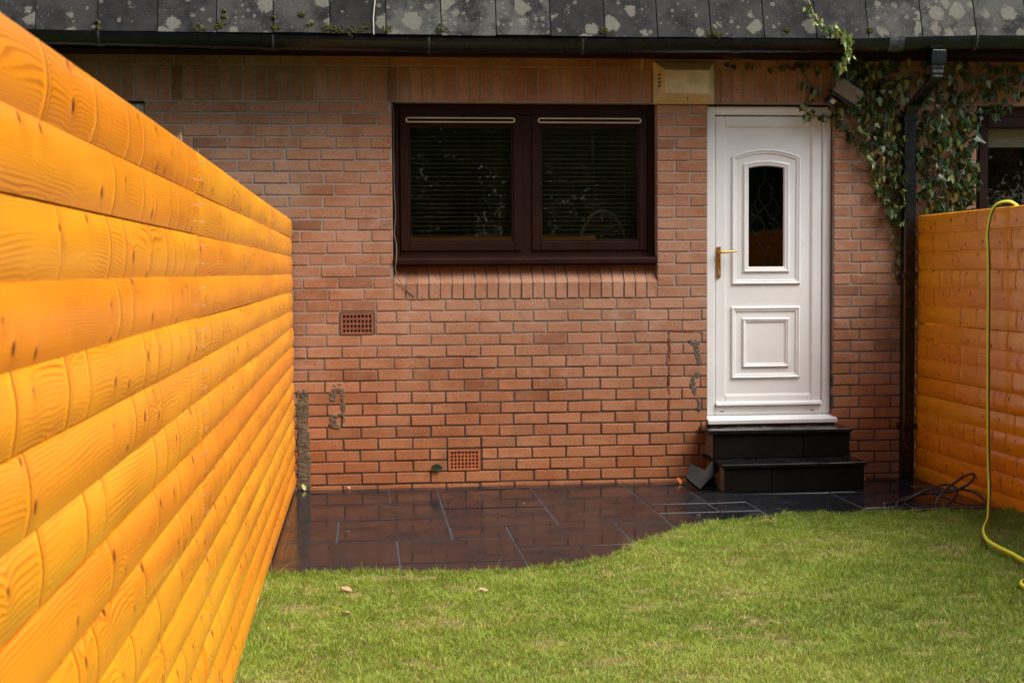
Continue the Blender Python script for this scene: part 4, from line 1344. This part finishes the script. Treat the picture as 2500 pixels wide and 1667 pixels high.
kp = [(3.063, -1.12, 0.009), (3.215, -1.05, 0.013), (3.349, -1.02, 0.06), (3.432, -1.05, 0.097), (3.485, -1.08, 0.111), (3.52, -1.12, 0.084), (3.494, -1.16, 0.05), (3.435, -1.22, 0.028), (3.346, -1.32, 0.014), (3.216, -1.47, 0.034),
      (3.134, -1.515, 0.034), (3.097, -1.49, 0.028), (3.062, -1.42, 0.010), (3.091, -1.26, 0.009), (3.163, -1.1, 0.018), (3.248, -1.0, 0.023), (3.325, -0.97, 0.032), (3.457, -0.97, 0.05), (3.532, -1.0, 0.064), (3.581, -1.03, 0.071),
      (3.622, -1.08, 0.069), (3.632, -1.14, 0.063), (3.634, -1.2, 0.051), (3.628, -1.28, 0.030), (3.60, -1.42, 0.020), (3.53, -1.49, 0.036), (3.45, -1.475, 0.036), (3.361, -1.44, 0.03), (3.28, -1.43, 0.012), (3.19, -1.36, 0.010), (3.175, -1.25, 0.010), (3.187, -1.14, 0.010)]
cb = MB().tube(spline(kp, 8), 0.0078, 8)
kp2 = [(3.301, -1.36, 0.010), (3.293, -1.35, 0.027), (3.299, -1.34, 0.05), (3.353, -1.3, 0.095), (3.442, -1.24, 0.138), (3.523, -1.2, 0.172), (3.584, -1.18, 0.186), (3.605, -1.17, 0.172), (3.588, -1.17, 0.141), (3.559, -1.16, 0.115), (3.516, -1.14, 0.088), (3.455, -1.08, 0.061), (3.392, -1.02, 0.049), (3.317, -0.985, 0.040)]
cb.tube(spline(kp2, 8), 0.0078, 8)
o = cb.build('black_cable', M['rubber'], smooth=True)
tag(o, 'loose black rubber cable coiled on the patio by the right fence', 'cable')

# ------------------------------------------------------------------ ivy
def ivy_leaf_mesh(name, mat, k):
    r = random.Random(k)
    out = [(0.0, 0.0), (0.20, 0.06), (0.46, -0.02), (0.40, 0.22), (0.56, 0.42), (0.28, 0.52), (0.20, 0.70), (0.0, 1.02), (-0.20, 0.70), (-0.28, 0.52), (-0.56, 0.42), (-0.40, 0.22), (-0.46, -0.02), (-0.20, 0.06)]
    vs = [(0, 0.36, -0.02)]
    for (x, y) in out:
        x *= r.uniform(0.9, 1.1); y *= r.uniform(0.94, 1.06)
        vs.append((x, y, 0.38 * abs(x) - 0.45 * max(0, y - 0.3) ** 2 + r.uniform(-0.02, 0.02)))
    n = len(out)
    fs = [(0, 1 + i, 1 + (i + 1) % n) for i in range(n)]
    return MB().add(vs, fs).mesh(name, mat, True)
LV = [ivy_leaf_mesh('leaf', M['ivy'], k) for k in range(4)]
LVB = [ivy_leaf_mesh('leaf', M['ivy_bright'], k + 9) for k in range(3)]
def inside(px, pz, poly):
    c = False
    n = len(poly)
    for i in range(n):
        x0, z0 = poly[i]; x1, z1 = poly[i - 1]
        if (z0 > pz) != (z1 > pz) and px < (x1 - x0) * (pz - z0) / (z1 - z0) + x0:
            c = not c
    return c
def hang_rot(tilt, yaw, roll):
    # leaf local: y = tip direction, z = face normal. hang tip down, face outward (-Y world)
    base = Matrix(((1, 0, 0), (0, 0, -1), (0, -1, 0))).to_4x4()       # tip->-Z, normal->-Y
    return (Matrix.Rotation(yaw, 4, 'Z') @ Matrix.Rotation(tilt, 4, 'X') @ Matrix.Rotation(roll, 4, 'Y') @ base).to_euler()
def add_leaf(parent, base, x, y, z, s, meshes=LV):
    link('leaf', random.choice(meshes), parent, (x - base[0], y - base[1], z - base[2]), hang_rot(random.gauss(-0.35, 0.35), random.gauss(0, 0.55), random.gauss(0, 0.65)), (s, s, s))
def ivy(name, label, base, zones, stems, limit=290):
    t = empty(name, base)
    tag(t, label, 'ivy')
    pts = []
    for (poly, num, s0, s1, yd) in zones:
        x0 = min(p[0] for p in poly); x1 = max(p[0] for p in poly)
        z0 = min(p[1] for p in poly); z1 = max(p[1] for p in poly)
        k = 0
        while k < num:
            x, z = random.uniform(x0, x1), random.uniform(z0, z1)
            if inside(x, z, poly):
                pts.append((x, -random.uniform(0.008, yd), z, random.uniform(s0, s1)))
                k += 1
    pts.sort(key=lambda q: -q[3])
    for q in pts[:limit]:
        add_leaf(t, base, q[0], q[1], q[2], q[3])
    if len(pts) > limit:
        b = MB()
        for (x, y, z, s) in pts[limit:]:
            me = random.choice(LV)
            mt = Matrix.Translation((x - base[0], y - base[1], z - base[2])) @ hang_rot(random.gauss(-0.3, 0.3), random.gauss(0, 0.5), random.gauss(0, 0.6)).to_matrix().to_4x4() @ Matrix.Scale(s, 4)
            b.add([mt @ v.co for v in me.vertices], [tuple(p.vertices) for p in me.polygons])
        o = b.build('small_leaves', M['ivy'], t, smooth=True)
        o['kind'] = 'stuff'
    for st in stems:
        b = MB().tube([Vector(p) - Vector(base) for p in spline(st[0], 6)], st[1], 5)
        b.build('stem', M['stem'], t, smooth=True)
    return t
ZL1 = [(3.10, 2.80), (3.60, 2.80), (3.60, 1.70), (3.53, 1.70), (3.43, 1.86), (3.36, 2.10), (3.26, 2.22), (3.16, 2.37)]
ZL2 = [(2.90, 2.48), (3.14, 2.48), (3.20, 2.30), (3.14, 2.36), (3.0, 2.42)]
ZT = [(2.33, 2.74), (3.14, 2.71), (3.14, 2.79), (2.33, 2.785)]
ZD = [(2.88, 2.42), (2.97, 2.42), (3.0, 2.70), (2.88, 2.72)]
ZS = [(3.50, 1.70), (3.60, 1.70), (3.60, 1.36), (3.55, 1.36)]
ivy('ivy_plant', 'dark variegated ivy climbing the wall between the door and the black downpipe', (3.56, -0.02, 1.36),
    [(ZL1, 430, 0.024, 0.070, 0.12), (ZL2, 14, 0.035, 0.055, 0.05), (ZT, 30, 0.026, 0.045, 0.04), (ZD, 9, 0.05, 0.075, 0.05), (ZS, 16, 0.025, 0.042, 0.04)],
    [([(3.58, -0.01, 1.30), (3.56, -0.012, 1.45), (3.56, -0.015, 1.65), (3.55, -0.012, 1.80), (3.47, -0.012, 1.95), (3.40, -0.012, 2.10), (3.30, -0.015, 2.25), (3.16, -0.012, 2.37), (3.05, -0.014, 2.43)], 0.0055),
     ([(3.55, -0.012, 1.80), (3.50, -0.014, 2.05), (3.46, -0.014, 2.35), (3.40, -0.014, 2.6), (3.38, -0.014, 2.78)], 0.005),
     ([(3.40, -0.012, 2.10), (3.34, -0.012, 2.06), (3.24, -0.012, 2.10)], 0.003), ([(3.40, -0.02, 2.74), (3.1, -0.10, 2.76), (2.7, -0.17, 2.755), (2.42, -0.2, 2.765), (2.32, -0.21, 2.78)], 0.0035),
     ([(3.58, -0.03, 1.75), (3.44, -0.04, 2.0), (3.52, -0.05, 2.3), (3.30, -0.04, 2.5), (3.22, -0.03, 2.75)], 0.004), ([(3.36, -0.03, 2.06), (3.28, -0.045, 2.20), (3.36, -0.05, 2.42), (3.50, -0.05, 2.70)], 0.0035),
     ([(3.54, -0.012, 1.72), (3.57, -0.014, 1.55), (3.55, -0.012, 1.42), (3.57, -0.012, 1.3)], 0.004), ([(3.17, -0.01, 2.54), (3.06, -0.012, 2.53), (2.98, -0.012, 2.60), (2.93, -0.012, 2.69)], 0.0035)])
ZR1 = [(3.69, 2.38), (4.08, 2.42), (4.11, 2.0), (4.10, 1.74), (3.70, 1.74)]
ZR2 = [(3.67, 2.78), (4.5, 2.78), (4.5, 2.60), (4.25, 2.42), (4.10, 2.40), (3.69, 2.38)]
ivy('ivy_plant', 'variegated ivy covering the wall above the right fence beside the far window', (3.90, -0.02, 1.70),
    [(ZR1, 300, 0.034, 0.080, 0.14), (ZR2, 210, 0.034, 0.072, 0.11)],
    [([(3.80, -0.012, 1.30), (3.82, -0.014, 1.6), (3.79, -0.014, 1.9), (3.85, -0.012, 2.2), (3.83, -0.012, 2.5), (3.88, -0.012, 2.77)], 0.0055), ([(3.95, -0.012, 1.3), (3.93, -0.03, 1.7), (3.98, -0.014, 2.0), (4.02, -0.012, 2.35), (4.15, -0.012, 2.6), (4.3, -0.012, 2.75)], 0.005),
     ([(3.74, -0.05, 1.72), (3.86, -0.08, 2.0), (3.75, -0.07, 2.3), (3.95, -0.05, 2.55), (4.2, -0.04, 2.68)], 0.004), ([(4.05, -0.05, 1.74), (3.95, -0.09, 1.95), (4.04, -0.08, 2.2), (3.9, -0.05, 2.45)], 0.0035),
     ([(3.88, -0.03, 1.72), (3.84, -0.06, 1.82), (3.80, -0.08, 1.95)], 0.003)])
# hanging trail over the gutter
vb = (3.0, -0.40, 2.9)
vt = empty('ivy_trail', vb)
tag(vt, 'bright green ivy trail hanging from the roof over the gutter', 'ivy')
tr = spline([(2.845, -0.31, 3.145), (2.86, -0.33, 3.085), (2.88, -0.35, 3.02), (2.92, -0.375, 2.962), (2.98, -0.41, 2.917), (3.035, -0.435, 2.892), (3.065, -0.44, 2.847), (3.073, -0.44, 2.797), (3.06, -0.44, 2.742), (3.04, -0.435, 2.697)], 8)
MB().tube([p - Vector(vb) for p in tr], 0.0034, 6).build('stem', M['twig'], vt, smooth=True)
for k, p in enumerate(tr):
    if k > 6 and k % 2 == 0:
        for q in range(2):
            s = random.uniform(0.022, 0.034) if k < 30 else random.uniform(0.03, 0.05)
            add_leaf(vt, vb, p.x + random.gauss(0, 0.016), p.y - random.uniform(0.0, 0.025), p.z + random.gauss(0, 0.014), s, LVB)
add_leaf(vt, vb, 3.035, -0.40, 2.67, 0.10, LV)
add_leaf(vt, vb, 3.025, -0.39, 2.725, 0.06, LV)
MB().tube(spline([(0.045, -0.02, -0.2), (0.035, 0.0, -0.22), (0.03, 0.0, -0.24)], 4), 0.002, 5).build('stem', M['stem'], vt)

# ------------------------------------------------------------------ fallen leaves and debris
def flat_leaf(name, label, mat, x, y, z, s, rz, tilt=0.25, rot=None):
    o = link(name, None)
    pts = [(0, -0.5), (0.18, -0.42), (0.33, -0.1), (0.30, 0.18), (0.12, 0.42), (0, 0.55), (-0.14, 0.40), (-0.32, 0.12), (-0.30, -0.15), (-0.16, -0.40)]
    vs = [(0, 0, 0.0)] + [(p, q, 0.22 * abs(p) + random.uniform(-0.05, 0.08)) for p, q in pts]
    fs = [(0, 1 + i, 1 + (i + 1) % 10) for i in range(10)]
    b = MB().add(vs + [(v[0], v[1], v[2] - 0.03) for v in vs], fs + [tuple(11 + q for q in f[::-1]) for f in fs])
    bpy.data.objects.remove(o)
    o = link(name, b.mesh(name, M[mat], True), None, (x, y, z), rot or (tilt, random.uniform(-.2, .2), rz), (s, s, s))
    return tag(o, label, 'leaf')
flat_leaf('fallen_leaf', 'curled pinkish dry leaf on the lawn near the left fence', 'leafdry', -0.09, -3.11, 0.036, 0.062, 0.9, 0.3)
flat_leaf('fallen_leaf', 'small pinkish dry leaf on the lawn below the patio edge', 'leafdry', 0.50, -3.20, 0.036, 0.042, 1.6, 0.2)
flat_leaf('fallen_leaf', 'pale dry leaf half buried in the turf near the camera', 'leafdry', -0.087, -3.505, 0.028, 0.042, 1.3, 0.1)
flat_leaf('fallen_leaf', 'pale pink dry leaf on the lawn in front of the steps', 'leafdry', 2.199, -1.731, 0.045, 0.055, 1.2, 0.35)
flat_leaf('fallen_leaf', 'bright orange leaf on the patio beside the slate offcut', 'leaforange', 2.055, -0.10, 0.02, 0.055, 0.4, 0.7)
flat_leaf('fallen_leaf', 'small orange leaf on the patio right of the steps', 'leaforange', 3.29, -0.16, 0.012, 0.035, 0.4, 0.3)
flat_leaf('fallen_leaf', 'small green leaf on the wet patio near the black cable', 'ivy_bright', 3.50, -0.52, 0.010, 0.06, 1.4, 0.1)
flat_leaf('fallen_leaf', 'dark green leaf stuck on the wall beside the lower air brick', 'leafdark', 0.462, -0.012, 0.128, 0.075, 0, 0, (R(80), R(95), 0))
flat_leaf('fallen_leaf', 'yellow leaf in the corner of patio and left fence', 'ivy_bright', -0.40, -0.03, 0.022, 0.05, 0.4, 0.8)
flat_leaf('fallen_leaf', 'brown leaf at the foot of the wall near the left fence', 'leafdry', -0.11, -0.03, 0.012, 0.03, 0.4, 0.4)
flat_leaf('fallen_leaf', 'pale yellow petal on the lawn below the black cable', 'hose', 3.33, -1.62, 0.05, 0.018, 0.4, 0.4)
for (x, y, r, lab) in ((-0.1, -1.55, 2.6, 'tiny pale twig on the wet slabs near the left fence'), (0.95, -0.75, 1.1, 'tiny pale twig on the wet slabs in the middle of the patio'), (1.9, -1.3, 0.4, 'tiny pale twig on the wet slabs left of the steps')):
    o = MB().tube([(-0.012, 0, 0), (0, 0.002, 0.001), (0.013, -0.001, 0)], 0.0015, 5).build('twig', M['twig'], None, loc=(x, y, 0.0022), rot=(0, 0, r))
    tag(o, lab, 'twig')

# ------------------------------------------------------------------ trees behind the camera (seen reflected in the glass)
def crown_mesh(seed, n, size):
    r = np.random.default_rng(seed)
    cl = r.normal(0, 1, (34, 3))
    cl /= np.linalg.norm(cl, axis=1, keepdims=True)
    cl *= r.uniform(0.35, 1.0, (34, 1)) * np.array([2.3, 2.3, 3.0])
    cl[:, 2] += 4.6
    idx = r.integers(0, 34, n)
    c = cl[idx] + r.normal(0, 0.52, (n, 3)) * np.array([1, 1, 0.8])
    a = r.normal(0, 1, (n, 3)); a /= np.linalg.norm(a, axis=1, keepdims=True)
    b = np.cross(a, r.normal(0, 1, (n, 3))); b /= np.linalg.norm(b, axis=1, keepdims=True)
    s = r.uniform(0.6, 1.3, (n, 1)) * size
    v = np.stack([c - a * s, c + b * s * 0.45, c + a * s, c - b * s * 0.45], 1).reshape(-1, 3)
    f = np.arange(n * 4).reshape(-1, 4)
    me = bpy.data.meshes.new('crown')
    me.from_pydata(v.tolist(), [], f.tolist())
    me.materials.append(M['tree_leaf'])
    return me
crowns = [crown_mesh(3, 34000, 0.055), crown_mesh(5, 34000, 0.055)]
def trunk_mesh(seed):
    rr_ = random.Random(seed)
    b = MB()
    b.tube(spline([(0, 0, -0.1), (0.05, 0.02, 1.2), (0.0, 0.08, 2.6), (0.1, 0.0, 4.5), (0.05, 0.05, 6.0)], 4), [0.22 - 0.011 * k for k in range(17)], 9)
    for k in range(7):
        an = rr_.uniform(0, 6.28); z = rr_.uniform(2.0, 4.6); L = rr_.uniform(1.2, 2.2)
        b.tube([(0.02, 0.03, z), (math.cos(an) * L * .5, math.sin(an) * L * .5, z + L * .35), (math.cos(an) * L, math.sin(an) * L, z + L * .8)], [0.07, 0.045, 0.015], 6)
    return b.mesh('trunk', M['bark'], True)
trunks = [trunk_mesh(1), trunk_mesh(2)]
TREES = [(-5.5, -17.5, 1.6, 'leafy garden tree at the far left behind the camera'), (-1.6, -19.0, 1.7, 'leafy garden tree second from the left behind the camera'), (1.9, -17.6, 1.55, 'leafy garden tree straight behind the back fence'),
         (5.2, -18.2, 1.5, 'leafy garden tree right of the back fence behind the camera'), (9.2, -17.6, 1.0, 'leafy garden tree second from the right behind the camera'), (13.0, -19.5, 1.15, 'leafy garden tree at the far right behind the camera'),
         (3.4, -22.5, 1.9, 'tall leafy tree in the second row behind the back fence'), (-3.8, -23.5, 1.9, 'tall leafy tree in the second row to the left behind the camera'), (8.0, -24.0, 1.35, 'tall leafy tree in the second row to the right behind the camera')]  # central trees enlarged to block front sky and darken the upper wall
for i, (x, y, s, lab) in enumerate(TREES):
    t = empty('garden_tree', (x, y, -0.09))
    t.scale = (s, s, s)
    t.rotation_euler = (0, 0, i * 1.9)
    tag(t, lab, 'tree', 'trees behind the camera')
    link('crown', crowns[i % 2], t)
    link('trunk', trunks[i % 2], t)
hd_ = crown_mesh(11, 31000, 0.045)
for i, x in enumerate((-3.4, -0.5, 2.4, 5.3, 8.2)):
    t = empty('hedge_bush', (x, -15.2, -0.09))
    t.rotation_euler = (0, 0, (i % 2) * math.pi + 0.1 * i)
    tag(t, ['dense bush at the left behind the back fence', 'dense bush left of centre behind the back fence', 'dense bush right of centre behind the back fence', 'dense bush beyond the right fence behind the camera', 'dense bush farthest right behind the camera'][i], 'bush', 'bushes behind the back fence')
    link('crown', hd_, t, (0, 0, -2.2), None, (0.95, 0.55, 1.05))
    MB().tube([(0, 0, -0.05), (0.05, 0, 0.8), (0.0, 0.05, 1.6)], [0.09, 0.07, 0.04], 7).build('trunk', M['bark'], t)

# ------------------------------------------------------------------ grass
def grass(n, y0, y1, wmul, seed):
    r = np.random.default_rng(seed)
    x = r.uniform(X_L - 0.025, X_R + 0.01, int(n * 1.35))
    y = r.uniform(y0, y1, int(n * 1.35))
    ok = y < edge_y(x) + 0.010 + 0.036 * (vnoise(x, y, 14, 77) - 0.5) + 0.02 * (vnoise(x, y, 45, 78) - 0.5)
    x, y = x[ok][:n], y[ok][:n]
    n = len(x)
    big = vnoise(x, y, 1.3, 1) * 0.6 + vnoise(x, y, 3.7, 2) * 0.4
    mid = vnoise(x, y, 9, 3) * 0.55 + vnoise(x, y, 23, 4) * 0.45
    bare = vnoise(x * 1.0, y * 2.2, 4.5, 6) * 0.6 + vnoise(x, y, 17, 8) * 0.4
    keep = ~((bare > 0.70) & (r.random(n) < 0.72))
    x, y, big, mid, bare = x[keep], y[keep], big[keep], mid[keep], bare[keep]
    n = len(x)
    d_edge = np.minimum(x - X_L, X_R - x)
    h = r.uniform(0.011, 0.024, n) * (0.70 + 0.75 * mid) * (1 + 0.8 * np.exp(-np.clip(d_edge, 0, 1) / 0.03)) * (1 + 0.8 * vnoise(x, y, 30, 79) * (edge_y(x) - y < 0.05))
    tall = r.random(n) < (0.02 + 0.10 * (vnoise(x, y, 8, 80) > 0.78))
    h[tall] *= r.uniform(1.4, 2.1, tall.sum())
    w = r.uniform(0.0009, 0.0016, n) * wmul
    # lean: neighbouring blades share a direction
    fa = vnoise(x, y, 5.5, 12) * 12 + vnoise(x, y, 21, 13) * 5 + r.normal(0, 1.5, n)
    lean = np.clip(r.normal(0.95, 0.45, n) + 0.5 * (vnoise(x, y, 12, 14) - 0.5), 0.05, 1.7)
    dx, dy = np.cos(fa) * lean * h, np.sin(fa) * lean * h
    hz = h / np.sqrt(1 + 0.35 * lean ** 2)
    ang = r.uniform(0, 2 * np.pi, n)
    wx, wy = np.cos(ang) * w, np.sin(ang) * w
    z = 0.010 + 0.006 * np.sin(x * 3.1 + y * 1.7) + 0.004 * np.sin(x * 7.7 - y * 5.3)
    V = np.empty((n, 5, 3))
    V[:, 0] = np.stack([x - wx, y - wy, z], 1)
    V[:, 1] = np.stack([x + wx, y + wy, z], 1)
    V[:, 2] = np.stack([x + wx * .8 + dx * .38, y + wy * .8 + dy * .38, z + hz * .62], 1)
    V[:, 3] = np.stack([x - wx * .8 + dx * .38, y - wy * .8 + dy * .38, z + hz * .62], 1)
    V[:, 4] = np.stack([x + dx, y + dy, z + hz], 1)
    base = np.arange(n)[:, None] * 5
    loops = np.concatenate([base + np.array([[0, 1, 2, 3]]), base + np.array([[3, 2, 4]])], 1).reshape(-1)
    starts = (np.arange(n)[:, None] * 7 + np.array([[0, 4]])).reshape(-1)
    me = bpy.data.meshes.new('grass_blades')
    me.vertices.add(n * 5)
    me.vertices.foreach_set('co', V.reshape(-1))
    me.loops.add(len(loops))
    me.loops.foreach_set('vertex_index', loops.astype(np.int32))
    me.polygons.add(n * 2)
    me.polygons.foreach_set('loop_start', starts.astype(np.int32))
    me.update(calc_edges=True)
    pal = np.array([[0.098, 0.188, 0.014], [0.195, 0.310, 0.028], [0.345, 0.440, 0.064], [0.520, 0.500, 0.165], [0.270, 0.185, 0.065]])
    t = np.clip(0.25 + 0.50 * mid + 0.70 * (big - 0.5) + r.normal(0, 0.27, n), 0, 1)
    ci = np.where(t < .5, 0, 1)
    f = np.where(t < .5, t * 2, t * 2 - 1)[:, None]
    col = pal[ci] * (1 - f) + pal[ci + 1] * f
    dry = r.random(n) < (0.06 + 0.30 * np.clip((bare - 0.50) * 2.6, 0, 1) + 0.12 * (big > 0.62))
    col[dry] = pal[3] * r.uniform(0.7, 1.1, (dry.sum(), 1))
    brown = r.random(n) < (0.02 + 0.22 * np.clip((bare - 0.60) * 4, 0, 1))
    col[brown] = pal[4] * r.uniform(0.6, 1.1, (brown.sum(), 1))
    cc = np.ones((n, 5, 4), np.float32)
    cc[:, :, :3] = col[:, None, :]
    cc[:, 0:2, :3] *= np.array([1.0, 0.88, 0.9])
    at = me.color_attributes.new('col', 'FLOAT_COLOR', 'POINT')
    at.data.foreach_set('color', cc.reshape(-1))
    me.materials.append(M['grass'])
    return me
o = link('grass', grass(420000, -5.3, -1.40, 1.0, 21))
tag(o, 'short green and yellowing turf grass of the lawn', 'grass', kind='stuff')
o = link('grass', grass(70000, Y_B, -5.3, 2.4, 22))
tag(o, 'turf grass of the lawn behind and beneath the camera', 'grass', kind='stuff')
